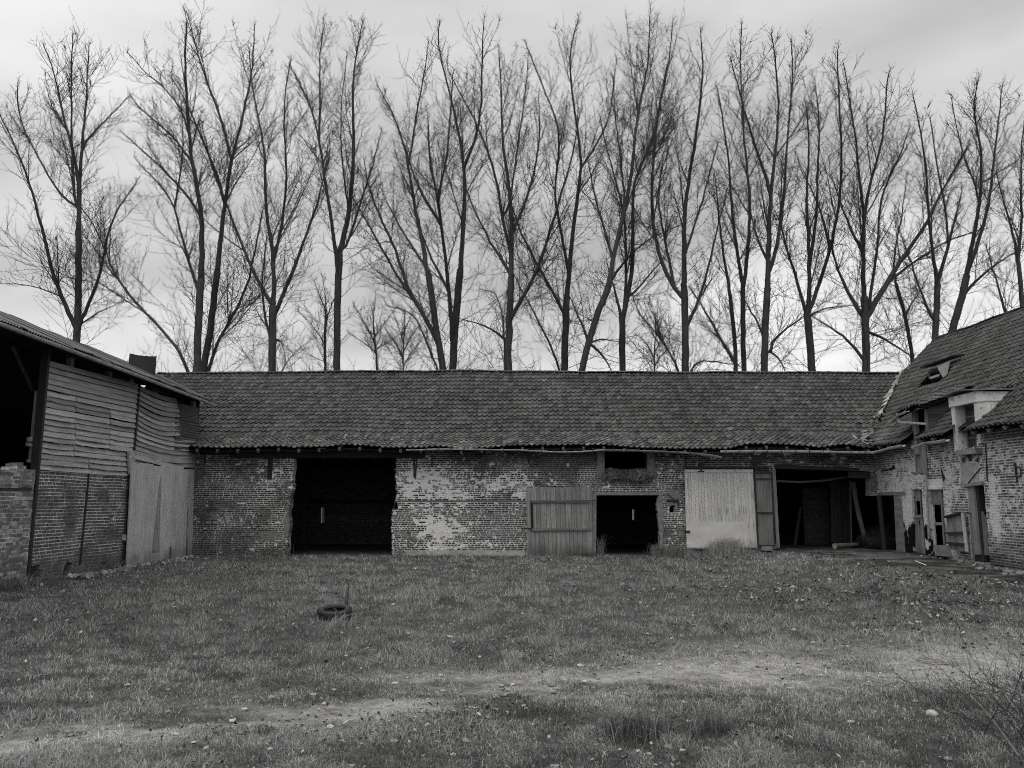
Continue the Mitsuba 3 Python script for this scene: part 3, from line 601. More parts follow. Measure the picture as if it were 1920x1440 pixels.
# ---------------------------------------------------------------- the house on the right
H = thing('farmhouse', 'limewashed brick farmhouse with steep pantile roof, white dormer and leaning doorway', 'farmhouse')
OUT = np.array([-1.0, 0, 0])
def yz(u, v, X=XR):
    q = pX(u, v, X); return float(q[1]), float(q[2])
def rx(u0, v0, u1, v1, X): return [pX(u0, v0, X), pX(u1, v0, X), pX(u1, v1, X), pX(u0, v1, X)]
EPR = [(10.95, 3.30), (11.55, 3.72), (15.37, 7.45)]
L1 = math.hypot(.6, .42); L2_ = math.hypot(3.82, 3.73)
def surfH(a, l):   # a along y, l up the slope
    a, l = np.broadcast_arrays(np.asarray(a, float), np.asarray(l, float))
    k = np.clip(l / L1, None, 1); m = np.clip((l - L1) / L2_, 0, None)
    x = EPR[0][0] + k * .6 + m * 3.82; z = EPR[0][1] + k * .42 + m * 3.73
    q = np.stack([a * .5, l * .6, a * 0 + 4.5], -1)
    z = z + 0.16 * (meshkit.fbm(q, 3, 31) - .5) - .06 * np.sin((a - 17) / 11 * np.pi) * sm(3, 5, l)
    return np.stack([x, a, z], -1)
def nrmH(a, l):
    a, l = np.broadcast_arrays(np.asarray(a, float), np.asarray(l, float)); k = sm(L1 - .12, L1 + .12, l)
    n1 = np.array([-.42, 0, .6]) / L1; n2 = np.array([-3.73, 0, 3.82]) / L2_
    return n1 * (1 - k)[..., None] + n2 * k[..., None]
def zbarn(y): return np.where(y < RK[0], RE[1] + (y - RE[0]) * (RK[1] - RE[1]) / (RK[0] - RE[0]), RK[1] + (y - RK[0]) * (RR[1] - RK[1]) / (RR[0] - RK[0]))
# dormers: (y near, y far)
d1 = (yz(1737, 800, 11.3)[0], yz(1711, 800, 11.3)[0]); d2 = (yz(1836, 790, 11.25)[0], yz(1786, 790, 11.25)[0])
sh = (21.35, 23.05)                                  # shed roof of the loft dormer
def pRoof(u, v):
    r = ray(u, v); n = np.array([-.95, 0, 1.0]); t = (n @ np.array([XE, 0, 3.3 - CAMZ])) / (n @ r); return np.array([0, 0, CAMZ]) + r * t
hp = np.array([pRoof(*q) for q in ((1745, 699), (1767, 695), (1766, 710), (1747, 714))])
hole = (hp[:, 1].min(), hp[:, 1].max(), hp[:, 0].min(), hp[:, 0].max())
def skipH(a, l):
    P = surfH(a, l); x, z = P[..., 0], P[..., 2]
    s = (z < zbarn(a) - .05) & (a > RE[0]) | (a > 28.45)
    s |= (a > d1[0] + .03) & (a < d1[1] - .03) & (x < 12.3)
    s |= (a > d2[0] + .05) & (a < d2[1] - .05) & (x < 12.2)
    s |= (a > hole[0] - .05) & (a < hole[1] + .05) & (x > hole[2]) & (x < hole[3])
    return s
rows = np.concatenate([np.arange(3) * L1 / 3, L1 + np.arange(22) * L2_ / 22])
V, F, U = pantiles(surfH, nrmH, np.arange(13.0, 28.5, .185), rows, .185, L2_ / 22, skipH, 7, flip=-1, roll=.05)
# columns run along y, so the winding turns over
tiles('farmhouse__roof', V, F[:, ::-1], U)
aa = np.linspace(12.8, 28.45, 140); ll = np.concatenate([[.03, L1 * .5], L1 + L2_ * np.linspace(0, 1, 26)])
A2, L2g = np.meshgrid(aa, ll, indexing='ij'); G = surfH(A2, L2g) - nrmH(A2, L2g) * .035
bk = np.stack([np.tile([[17.4, 19.6]], (140, 1)), np.tile(aa[:, None], 2), np.tile([[5.4, 3.3]], (140, 1))], -1)
G = np.concatenate([G, bk], 1); fq = grid_faces(*G.shape[:2]); cy = G.reshape(-1, 3)[fq].mean(1)
ok = ~((cy[:, 1] > d1[0]) & (cy[:, 1] < d1[1]) & (cy[:, 0] < 11.4)) & ~((cy[:, 1] > d2[0]) & (cy[:, 1] < d2[1]) & (cy[:, 0] < 11.4))
ok &= ~((cy[:, 1] > hole[0]) & (cy[:, 1] < hole[1]) & (cy[:, 0] > hole[2] + .03) & (cy[:, 0] < hole[3] - .03))
mb = MB(); mb.add(G.reshape(-1, 3), fq[ok][:, ::-1]).add((G - [0, 0, .09]).reshape(-1, 3), fq[ok]); mb.put('farmhouse__roof', 'dark_wood_m')
for y in np.arange(13.0, 28.4, .36):
    p0, p1 = surfH(np.array(y), np.array(L1 + L2_)), surfH(np.array(y + .38), np.array(L1 + L2_))
    g = np.linspace(-1.1, 1.1, 7); rr = .11
    V = np.array([[p[0] + (rr + e) * math.sin(t) * 1.25, p[1], p[2] - .04 + (rr + e) * math.cos(t) + rng.normal(0, .004)] for p, e in ((p0, .012), (p1, 0)) for t in g] +
                 [[p[0] + (rr - .02) * math.sin(t) * 1.2, p[1], p[2] - .05 + (rr - .02) * math.cos(t)] for p in (p0,) for t in g])
    F = np.array([[k, k + 1, k + 8, k + 7] for k in range(6)] + [[k, k + 14, k + 15, k + 1] for k in range(6)])
    put('farmhouse__roof__ridge_tile', V, F, 'tile_m')
# verge mortar and valley flashing between the two roofs
def valley(n=16):
    P = []
    for t in np.linspace(0, 1, n):
        y = RK[0] + t * (RR[0] - RK[0]) ; z = float(zbarn(np.array(y))); P.append([XE + (z - 3.3) / .95, y, z])
    return np.array(P)
vp = valley()
for i in range(len(vp) - 1):
    if i < 3: continue
    a, b = vp[i], vp[i + 1]; w = rng.uniform(.05, .17)
    P = np.array([a + [-w, 0, .05], a + [.06, 0, .14], b + [.06, 0, .14], b + [-w * rng.uniform(.7, 1.3), 0, .05]])
    put('farmhouse__roof__flashing', *slab(P + rng.normal(0, .022, P.shape), [-.4, -.5, .7], .035), 'plaster_m' if rng.random() < .45 else 'cement_m')
for i in range(46):   # tumbled tiles and broken mortar at the valley foot
    t = rng.random() ** 1.5; y = 24.4 + t * 2.0; z = float(zbarn(np.array(y))); x = XE + (z - 3.3) / .95 + rng.normal(-.12, .2)
    c0 = np.array([x, y + rng.normal(0, .06), z + .06 + .05 * rng.random()])
    e1 = rng.normal(0, 1, 3) * [1, .5, .35]; e1 /= np.linalg.norm(e1); e2 = np.cross(e1, [0, -.5, .8]); e2 /= np.linalg.norm(e2); nn = np.cross(e1, e2)
    P = np.array([c0 + e1 * a * rng.uniform(.05, .11) + e2 * b * rng.uniform(.04, .09) for a, b in ((-1, -1), (1, -1), (1, 1), (-1, 1))])
    put('farmhouse__roof__loose_tile', *slab(P, nn, .014), 'tile_m' if rng.random() < .55 else 'cement_m')
# wall
PB = lambda pts, X=XR: Polygon([yz(u, v, X) for u, v in pts])
zb = lambda u, v: yz(u, v)
void = Polygon([(25.5, -.5), (25.5, zl - .06), (yz(1690, 925)[0], zl - .06), (yz(1691, 960)[0], 1.2), (yz(1698, 1040)[0], -.5)])
DO1 = PB([(1709, 917), (1728, 917), (1737, 1046), (1713, 1046)])
DO2 = PB([(1741, 913), (1768, 914), (1774, 1022), (1747, 1022)])
DO3 = PB([(1813, 911), (1845, 909), (1857, 1060), (1822, 1058)])
LD = PB([(1712, 800), (1737, 800), (1740, 884), (1716, 886)])
W2 = PB([(1797, 740), (1828, 740), (1832, 838), (1803, 842)])
hw = Polygon([(12.9, -.4), (25.355, -.4), (25.355, 3.42), (12.9, 3.42)]).union(Polygon([(d2[0], 3.3), (d2[1], 3.3), (d2[1], 3.45), (d2[0], 3.45)]))
for o in (void, DO1, DO2, DO3, LD, W2): hw = hw.difference(wobble(o, .006, 3, .1))
if hw.geom_type != 'Polygon': hw = max(hw.geoms, key=lambda g: g.area)
placeH = lambda s, z, d: np.stack([XR + d, s, z], -1)
V, F = prism(hw, placeH, .36); put('farmhouse__wall', V, F[:, ::-1], 'mortar_house_m')
arch_zone = PB([(1799, 846), (1838, 846), (1838, 907), (1799, 909)])
plast = PB([(1738, 898), (1768, 898), (1768, 914), (1738, 914)])
vis = hw.intersection(sbox(16.8, -.05, 24.99, 3.4)).difference(arch_zone).difference(plast)
Vb, Fb, Ub = lay(vis, placeH, seed=15, proud=.006)
bricks('farmhouse__wall', Vb, Fb[:, ::-1], Ub, 'brick_house_m')
put('farmhouse__wall_infill', *slab(rx(1802, 868, 1836, 908, XR), OUT, .012), 'plaster_m', label='patchy plaster infill above the dark doorway')
f = quad_fn([pX(1799, 853, XR), pX(1838, 848, XR), pX(1837, 868, XR), pX(1801, 872, XR)])
for i in range(15):
    a, b = i / 15 + .006, (i + 1) / 15 - .012; bow = -.22 * math.sin((a + b) / 2 * math.pi)
    put('farmhouse__arch_brick', *slab([f(a, bow), f(b, bow), f(b, .95 + bow), f(a, .95 + bow)], OUT, .012 + .01 * rng.random()), 'brick_house_m', rng.random(2))
put('farmhouse__wall_patch', *slab(rx(1738, 899, 1768.5, 913, XR), OUT, .014), 'paint_m')
put('farmhouse__lintel', *slab(rx(1738, 913, 1769, 917.5, XR + .02), OUT, .06), 'paint_m')
# inside walls
put('farmhouse__rear_wall', *bx(18.6, 18.9, 12.9, 28.4, -.3, 4.3), 'mortar_left_m')
put('farmhouse__inner_wall', *bx(13.2, 13.4, 12.9, 23.0, -.3, 4.9), 'mortar_left_m'); put('farmhouse__inner_wall', *bx(XR + .37, 18.6, 23.3, 23.5, -.3, 3.3), 'mortar_left_m')
put('farmhouse__end_wall', *bx(XR, 18.6, 12.7, 12.9, -.3, 3.4), 'mortar_house_m'); put('farmhouse__ceiling', *bx(XR + .37, 18.6, 12.9, 23.4, 3.05, 3.12), 'dark_wood_m')
gb = Polygon([(XR + .2, 3.0), (15.37, 7.38), (18.9, 4.0), (18.9, 3.0)]); V, F = prism(gb, lambda s, z, d: np.stack([s, 28.2 + d, z], -1), .2); put('farmhouse__gable', V, F, 'mortar_left_m')
V, F = prism(gb, lambda s, z, d: np.stack([s, 12.75 + d, z], -1), .2); put('farmhouse__gable', V, F, 'mortar_left_m')
# corner post of the open bay
pc = [pX(1676, 929, XR - .02), pX(1689, 929, XR - .02), pX(1697, 1036, XR - .02), pX(1681, 1036, XR - .02)]
V, F = slab(pc, [1.0, 0, 0], .22); put('farmhouse__corner_post', V + rng.normal(0, .008, V.shape), F, 'cement_m', label='weathered grey corner post under the overhang')
# narrow plank door with a small two-pane window
D = 'farmhouse__door'; tag(D, 'narrow plank door with small two-pane window')
fq_ = quad_fn([pX(1709, 918, XR + .1), pX(1727, 918, XR + .1), pX(1737, 1045, XR + .1), pX(1714, 1045, XR + .1)])
for c in (sub(fq_, 0, 0, 1, .15), sub(fq_, 0, .40, 1, 1)): panel(c, 4, OUT, .03, .006, key=D, mat_='stile_m', ragged=.006)
W = f'{D}__window'; put(W, *slab(sub(fq_, .1, .15, .95, .40), OUT, .008, .005), 'glass_m')
for c in ((0, .15, .12, .40), (.9, .15, 1, .40), (.12, .15, .9, .17), (.12, .375, .9, .40), (.48, .17, .54, .375)): put(f'{W}__frame_bar', *slab(sub(fq_, *c), OUT, .02, .016), 'stile_m')
put(f'{W}__sill', *slab(sub(fq_, -.02, .40, 1.02, .415), OUT, .04, .03), 'stile_m'); put(f'{D}__hinge', *slab(sub(fq_, -.2, .105, .45, .125), OUT, .02, .034), 'iron_m'); put(f'{D}__latch', *slab(sub(fq_, .72, .46, .78, .53), OUT, .02, .034), 'iron_m')
# glazed door with pale frame
D = 'farmhouse__glazed_door'; tag(D, 'glazed door in a peeling pale frame beside the drainpipe')
fq_ = quad_fn([pX(1741, 916, XR + .09), pX(1768, 916, XR + .09), pX(1775, 1021, XR + .09), pX(1748, 1021, XR + .09)])
for c, m_ in (((0, .03, .18, 1), 'paint_m'), ((.9, .03, 1, 1), 'plank_m'), ((.18, .22, .9, .29), 'stile_m'), ((.18, .29, .36, 1), 'white_door_m'), ((.36, .60, .9, .655), 'stile_m'), ((0, -.02, 1, .03), 'white_door_m')):
    put(f'{D}__frame_bar', *slab(sub(fq_, *c), OUT, .05, rng.uniform(0, .004)), m_)
put(f'{D}__upper_panel', *slab(sub(fq_, .18, .03, .9, .22), OUT, .02), 'plank_m')
for c in ((.36, .29, .9, .60), (.36, .655, .9, 1)): put(f'{D}__pane', *slab(sub(fq_, *c), OUT, .01, .004), 'glass_m')
put('farmhouse__sill_rubble', *slab([pX(1750, 1022, XR - .02), pX(1778, 1022, XR - .02), pX(1783, 1044, XR - .05), pX(1756, 1042, XR - .05)], [1.0, 0, 0], .2), 'cement_m')
# half door leaf standing open in front of the wall
D = 'farmhouse__half_door'; tag(D, 'low plank half door with three rails standing open')
XX = XR - .10
dc = [pX(1776, 969, XX - .05), pX(1809, 960, XX), pX(1818, 1036, XX), pX(1781, 1029, XX - .05)]; fq_ = quad_fn(dc); nn = OUT
panel(dc, 6, nn, .03, .006, key=D, mat_='stile_m', ragged=.012)
for t in (.0, .5, .80): put(f'{D}__rail', *slab(sub(fq_, .0, t - .02, .9, t + .04), nn, .075, .028), 'bay_wood_m')  # rails coloured dark in place of the shadow on their undersides
put(f'{D}__stile', *slab(sub(fq_, .92, .02, 1.0, .98), nn, .035, .028), 'white_door_m'); put(f'{D}__hinge', *bar(pX(1808, 962, XX - .06), pX(1819, 962, XR), .05, .03), 'iron_m')
# dark doorway: thick post, leaning board
put('farmhouse__doorway_post', *slab([pX(1813, 911, XR + .02), pX(1824, 911, XR + .02), pX(1836, 1040, XR + .02), pX(1824, 1040, XR + .02)], [1.0, 0, 0], .07), 'plank_m')
q_ = yz(1822, 980)[0]; put('farmhouse__doorway_lining', *bx(XR + .08, XR + .5, q_ - .26, q_ + .12, .0, 2.35), 'iron_m')  # dark board added over the reveal, stands in for shade inside the doorway
put('farmhouse__doorway_lintel', *slab([pX(1812, 907, XR + .02), pX(1846, 902, XR + .02), pX(1846, 909, XR + .02), pX(1813, 913, XR + .02)], OUT, .06), 'stile_m')
bp = PB([(1830, 1041), (1827, 985), (1829, 956), (1834, 954), (1843, 960), (1850, 972), (1856, 1041)], XR + .12)
V, F = prism(bp, lambda s, z, d: np.stack([XR + .1 + d, s, z], -1), .03); put('farmhouse__leaning_board', V, F[:, ::-1], 'sheet_grey_m', label='grey round-topped board leaning inside the dark doorway')
# loft door below the eave, loft dormer
fq_ = quad_fn([pX(1713, 836, XR + .07), pX(1737, 834, XR + .07), pX(1740, 884, XR + .07), pX(1716, 885, XR + .07)])
D = 'farmhouse__loft_door'; tag(D, 'dark plank loft hatch under the eave')
panel(sub(fq_, .3, 0, 1, 1), 4, OUT, .03, .005, key=D, mat_='plank_m'); put(f'{D}__post', *slab(sub(fq_, 0, 0, .26, 1), OUT, .06), 'stile_m'); put(f'{D}__sill', *slab(sub(fq_, -.05, 1, 1.05, 1.06), OUT, .1), 'cement_m')
D = 'farmhouse__loft_dormer'; tag(D, 'boarded loft dormer with a black opening')
XD = 11.3; zt = 4.16
ya, yb = d1
put(f'{D}__post', *bx(XD, XD + .1, yb - .16, yb, 2.95, zt), 'plank_m'); put(f'{D}__post', *bx(XD, XD + .08, ya, ya + .07, 3.0, zt), 'stile_m')
zf = [(11.34, 3.52), (11.34, zt + .03), (12.55, zt + .42), (12.45, 4.6)]
ch = Polygon([(11.36, 3.55), (11.36, zt + .02), (12.42, zt + .37), (12.30, 4.45)])
nb = 11; z0c, z1c = 3.5, 4.62
for i in range(nb):
    b = ch.intersection(sbox(11, z0c + (z1c - z0c) * i / nb + .004, 13, z0c + (z1c - z0c) * (i + 1) / nb))
    if b.is_empty or b.area < .004 or b.geom_type != 'Polygon': continue
    V, F = prism(b, lambda s, z, d: np.stack([s, ya - .02 * rng.random() - .012 - d * 0 + d, z], -1), .03); put(f'{D}__board', V, F, 'cross_m')
V, F = prism(ch, lambda s, z, d: np.stack([s, ya + .03 + d, z], -1), .03); put(f'{D}__cheek', V, F, 'dark_wood_m')
V, F = prism(ch, lambda s, z, d: np.stack([s, yb + d, z], -1), .05); put(f'{D}__cheek', V, F, 'dark_wood_m')
def surfS(a, l):
    a, l = np.broadcast_arrays(np.asarray(a, float), np.asarray(l, float)); t = (a - sh[0]) / (sh[1] - sh[0])
    x = 11.02 + l * .93; z = zt + .06 + l * .36 - .18 * sm(.5, 1, t) * (1 - l / 1.6) + .03 * np.sin(a * 7)
    return np.stack([x, a, z], -1)
def nrmS(a, l): return np.broadcast_to(np.array([-.36, 0, .93]), np.broadcast(np.asarray(a), np.asarray(l)).shape + (3,))
V, F, U = pantiles(surfS, nrmS, np.arange(sh[0], sh[1] - .1, .185), np.arange(7) * .215, .185, .215, lambda a, l: surfS(a, l)[..., 2] < zR(surfS(a, l)[..., 0]) - .05, 17, flip=-1)
for i in range(len(V)): put(f'{D}__tile', V[i], F[:, ::-1], 'tile_m', U[i])
A2, LL = np.meshgrid(np.linspace(sh[0], sh[1], 8), np.linspace(0, 1.62, 5), indexing='ij'); G = surfS(A2, LL) - [0, 0, .03]; fq = grid_faces(8, 5)
mb = MB(); mb.add(G.reshape(-1, 3), fq[:, ::-1]).add((G - [0, 0, .05]).reshape(-1, 3), fq); mb.put(f'{D}__roof_board', 'dark_wood_m')
gutter(f'{D}__gutter', [surfS(y, -.06) - [0.02, 0, .06] for y in np.linspace(22.0, 23.1, 5)], .05)
put(f'{D}__pipe', *tube([pX(1682, 776, 11.0), pX(1683, 786, 11.0), pX(1686, 791, 11.02), pX(1700, 792.5, 11.1), pX(1736, 795, 11.25)], .035, 8), 'zinc_m')
# main eave gutter pieces
gutter('farmhouse__gutter', [pX(1640, 846.5, 10.98), pX(1655, 843, 10.93), pX(1672, 838, 10.9), pX(1694, 834, 10.9)], .06)
gutter('farmhouse__gutter', [pX(1712, 838, 10.9), pX(1735, 829.5, 10.9), pX(1758, 827, 10.88), pX(1776, 823.5, 10.85)], .065)
# white dormer
D = 'farmhouse__white_dormer'; tag(D, 'white painted dormer breaking through the eave, dark window between its posts')
XW = 11.24; yn, yf = d2; zd = yz(1800, 741, XW)[1]; z0 = yz(1800, 846, XW)[1]
zh = yz(1810, 758, XW)[1]
put(f'{D}__post', *bx(XW, XW + .16, yf - .16, yf, z0 - .02, zh, .004), 'paint_m'); put(f'{D}__post', *bx(XW + .003, XW + .17, yn, yn + .16, 3.42, zh, .004), 'paint_m')
put(f'{D}__post', *bx(XW + .02, XW + .12, yn + .01, yn + .13, z0 + .14, 3.40, .012), 'paint_m')
put(f'{D}__header', *bx(XW - .035, XW + .14, yn - .03, yf + .03, zh, zd), 'paint_m')
put(f'{D}__header_return', *bx(XW + .141, XW + .75, yn - .025, yn + .06, zh + .02, zd - .002), 'paint_m')
ck = Polygon([(XW + .15, 3.48), (XW + .15, zd), (12.16, zd), (11.66, 3.8), (11.5, 3.62)])
V, F = prism(ck, lambda s, z, d: np.stack([s, yn + d, z], -1), .06); put(f'{D}__cheek', V, F, 'paint_m')
V, F = prism(ck, lambda s, z, d: np.stack([s, yf - .06 + d, z], -1), .06); put(f'{D}__cheek', V, F, 'paint_m')
put(f'{D}__reveal', *bx(XW + .165, XW + .30, yf - .15, yf - .065, z0, zh), 'paint_m'); put(f'{D}__reveal', *bx(XW + .42, XW + .5, yn + .06, yf - .06, zh, zd), 'paint_m')
Wn = f'{D}__window'; xw = XW + .26
put(Wn, *bx(xw, xw + .01, yn + .10, yf - .151, z0 + .04, zh), 'glass_m')
ww = (yn + .10, yf - .151)
for y in (ww[0] + .03, (ww[0] + ww[1]) / 2, ww[1] - .03): put(f'{Wn}__glazing_bar', *bx(xw - .03, xw, y - .018, y + .018, z0 + .04, zh), 'stile_m')
for z in np.linspace(z0 + .06, zh - .02, 5): put(f'{Wn}__glazing_bar', *bx(xw - .024, xw - .002, ww[0] + .05, (ww[0] + ww[1]) / 2 - .019, z - .012, z + .012), 'stile_m'); put(f'{Wn}__glazing_bar', *bx(xw - .024, xw - .002, (ww[0] + ww[1]) / 2 + .019, ww[1] - .049, z - .012, z + .012), 'stile_m')
put(f'{D}__sill', *bx(XW - .06, XW + .3, yn + .14, yf - .161, z0 - .1, z0 + .03), 'plank_m')
g = np.linspace(0, 1, 9); top = np.array([[x, yn - .1 + (yf - yn + .22) * t, zd + .012 + .07 * math.sin(math.pi * t) + (.02 if x > 12 else 0)] for x in (XW - .16, 12.34) for t in g])
V = np.vstack([top, top + [0, 0, .025]]); fq = [[k, k + 9, k + 10, k + 1] for k in range(8)]
F = np.array(fq + [[q[3] + 18, q[2] + 18, q[1] + 18, q[0] + 18] for q in fq] + [[k, k + 1, k + 19, k + 18] for k in range(8)] + [[9 + k + 1, 9 + k, 27 + k, 28 + k] for k in range(8)] + [[0, 18, 27, 9], [8, 17, 35, 26]])
put(f'{D}__roof_sheet', V, F, 'sheet_grey_m')
# roof hatch: a lifted hood over a dark hole with a pale torn sheet
D = 'farmhouse__roof_hatch'; tag(D, 'tiled hood lifted over a dark roof hatch with a torn pale sheet')
c = [np.array([0, 0, 0])] * 4
ph = lambda u, v, lift: pRoof(u, v) + np.array([-.7, 0, .72]) * lift
a, b, c_, d = ph(1741, 714, .02), ph(1774, 705, .02), ph(1779, 686, .03), ph(1748, 700, .03)
put(f'{D}__opening_frame', *slab([ph(1743, 699, .06), ph(1745, 698.5, .06), ph(1747, 713, .06), ph(1745, 714, .06)], [-.7, 0, .72], .012), 'iron_m')
hood = [ph(1738, 703, .30), ph(1795, 679, .24), ph(1812, 668, .06), ph(1752, 690, .06)]
V, F = slab(hood, [-.3, -.3, .9], .04); put(f'{D}__hood', V, F, 'tile_m')
put(f'{D}__torn_sheet', *slab([ph(1764, 695, .16), ph(1789, 684, .16), ph(1779, 705, .06), ph(1771, 711, .05)], [-.7, 0, .72], .01), 'sheet_grey_m')
put(f'{D}__ledge', *slab([ph(1748, 712, .1), ph(1767, 706, .1), ph(1766, 709, .08), ph(1749, 715, .08)], [-.7, 0, .72], .02), 'sheet_grey_m')
# drainpipe and hose, wall irons, cables
put('farmhouse__drainpipe', *tube([pX(1736, 887, XR - .07), pX(1736.5, 905, XR - .07), pX(1739, 950, XR - .07), pX(1742, 1010, XR - .07)], .030, 10), 'zinc_m')
put('farmhouse__drainpipe_elbow', *tube([pX(1738, 876, XR - .03), pX(1736, 883, XR - .06), pX(1736, 888, XR - .07)], .03, 8), 'stile_m')
put('farmhouse__hose', *tube([pX(1745, 994, XR - .08), pX(1748, 1006, XR - .12), pX(1751.5, 1018, XR - .2), pX(1751.5, 1030, XR - .25), pX(1748, 1037, XR - .3), pX(1743, 1041, XR - .4)], .011, 8), 'stile_m', label='pale hose curling down beside the drainpipe')
def htie(u0, v0, u1, v1, w, m='iron_m'): put('farmhouse__wall_tie', *bar(pX(u0, v0, XR - .022), pX(u1, v1, XR - .022), w / 75., .025, up=(1, 0, 0)), m)
htie(1765, 880, 1769, 902, 2.2); htie(1768, 890, 1771, 898, 3.5); htie(1903, 868, 1905, 890, 2.6); htie(1905, 888, 1907, 905, 1.5); htie(1838, 878, 1815, 906, 1.0); htie(1668, 880, 1677, 876, 5, 'dark_wood_m'); htie(1652, 883, 1668, 880, 3)
htie(1848, 832, 1851, 900, 1.0); htie(1851, 898, 1852, 903, 2)
g = np.linspace(0, 2 * np.pi, 15); q = pX(1909, 885, XR - .03)
put('farmhouse__tether_ring', *tube(np.stack([q[0] + 0 * g, q[1] + .1 * np.cos(g), q[2] + .12 * np.sin(g)], 1), .014, 6), 'iron_m')
put('farmhouse__cable', *tube([pX(1842, 827, XR - .03), pX(1870, 822, XR - .03), pX(1900, 817, XR - .03), pX(1925, 813, XR - .03)], .012, 6), 'stile_m')
put('farmhouse__door_step', *bx(XR - .22, XR + .3, yz(1857, 1045)[0], yz(1818, 1045)[0], 0.02, zg(XR, 19.5) + .06, .015), 'cement_m')
for y in np.arange(17.2, 24.3, .62):
    put('farmhouse__rafter', *bar(surfH(np.array(y), np.array(.05)) - [0, 0, .1], surfH(np.array(y), np.array(L1)) - [0, 0, .12], .07, .09), 'plank_m') if not (d1[0] - .1 < y < d1[1] + .1 or d2[0] - .1 < y < d2[1] + .1) else None
# ---------------------------------------------------------------- the timber barn on the left
Lb = thing('timber_barn', 'timber barn of sagging weatherboards on a brick base under corrugated roofing', 'barn')
OUTL = np.array([1.0, 0, 0])
def lyz(u, v, X=XL):
    q = pX(u, v, X); return float(q[1]), float(q[2])
def rl(u0, v0, u1, v1, X=XL): return [pX(u0, v0, X), pX(u1, v0, X), pX(u1, v1, X), pX(u0, v1, X)]
placeL = lambda s, z, d: np.stack([XL - d, s, z], -1)
PL = lambda pts, X=XL: Polygon([lyz(u, v, X) for u, v in pts])
yP = lyz(65, 880)[0]                                   # the corner post of the open bay
base = Polygon([(yP - .02, -.4), (lyz(243, 1000)[0], -.4), (lyz(245, 894)[0], lyz(245, 894)[1]), (yP - .02, lyz(64, 880)[1])])
holes = [PL([(56, 1062), (76, 1058), (74, 1095), (53, 1100)]), PL([(123, 1056), (137, 1051), (132, 1080), (114, 1087)]), PL([(188, 1055), (201, 1051), (200, 1058), (190, 1062)]), PL([(205, 966), (212, 966), (212, 976), (205, 976)])]
bw = base
for i, h in enumerate(holes): bw = bw.difference(wobble(h, .015 if i < 2 else .004, 40 + i, .07))
V, F = prism(bw, placeL, .24); put('timber_barn__base_wall', V, F, 'mortar_left_m')
Vb, Fb, Ub = lay(bw.intersection(sbox(0, -.1, 40, 9)), placeL, course=.072, joint=.011, seed=23, proud=.006)
bricks('timber_barn__base_wall', Vb, Fb, Ub, 'brick_left_m')
lo = Polygon([(9.0, -.4), (yP - .06, -.4), (yP - .06, lyz(58, 883)[1]), (lyz(44, 879)[0], lyz(44, 879)[1]), (lyz(42, 874)[0], lyz(42, 874)[1]), (lyz(22, 875)[0], lyz(22, 875)[1]), (lyz(20, 882)[0], lyz(20, 882)[1]), (9.0, lyz(0, 884)[1])])
placeL2 = lambda s, z, d: np.stack([XL + .05 - d, s, z], -1)
V, F = prism(lo, placeL2, .26); put('timber_barn__parapet', V, F, 'mortar_left_m')
Vb, Fb, Ub = lay(lo.intersection(sbox(13.6, -.1, 40, 9)), placeL2, course=.08, joint=.012, seed=27, proud=.012, wav=.012)
bricks('timber_barn__parapet', Vb, Fb, Ub, 'brick_pale_m')
for u, v in ((26, 872), (34, 870), (40, 876)):
    q = pX(u, v, XL - .05); put('timber_barn__parapet__loose_brick', *bx(q[0] - .1, q[0] + .05, q[1] - .1, q[1] + .1, q[2] - .04, q[2] + .03, .008), 'brick_pale_m')
def lbar(u0, v0, u1, v1, w, d=.05, X=XL, m='iron_m', key='timber_barn__post', off=0.0):
    put(key, *bar(pX(u0, v0, X) + [off, 0, 0], pX(u1, v1, X) + [off, 0, 0], w / 90., d, up=(1, 0, 0)), m)
lbar(87, 655, 45, 1105, 7, .16, XL + .01); lbar(167, 888, 150, 1060, 3.5, .03, XL + .02, key='timber_barn__strap'); lbar(244, 890, 236, 1062, 5, .05, XL + .02)
lbar(0, 917, 58, 917, 4.5, .06, XL + .06, key='timber_barn__rail')
lbar(70, 733, 57, 868, 7, .06, XL - .12, 'plank_m'); lbar(52, 824, 60, 823, 8, .05, XL - .1, 'stile_m', key='timber_barn__stub'); lbar(50, 833, 60, 835, 6, .05, XL - .1, 'stile_m', key='timber_barn__stub'); lbar(52, 864, 60, 864, 5, .05, XL - .1, 'plank_m', key='timber_barn__stub')
lbar(24, 650, 62, 733, 4, .06, XL - 1.0, 'plank_m', key='timber_barn__brace')
lbar(20, 700, 55, 735, 3, .06, XL - 1.6, 'dark_wood_m', key='timber_barn__brace')
# studs seen in the gap under the eave
for u in (92, 139, 212, 253, 300, 372):
    y = lyz(u, 700)[0]; put('timber_barn__stud', *bx(XL - .17, XL - .05, y - .06, y + .06, 2.6, float(zLroof(XL, y)) - .1), 'plank_m')
put('timber_barn__wall_plate', *bar([XL - .1, 9.2, float(zLroof(XL, 9.2)) - .18], [XL - .1, 24.9, float(zLroof(XL, 24.9)) - .18], .12, .12), 'dark_wood_m')
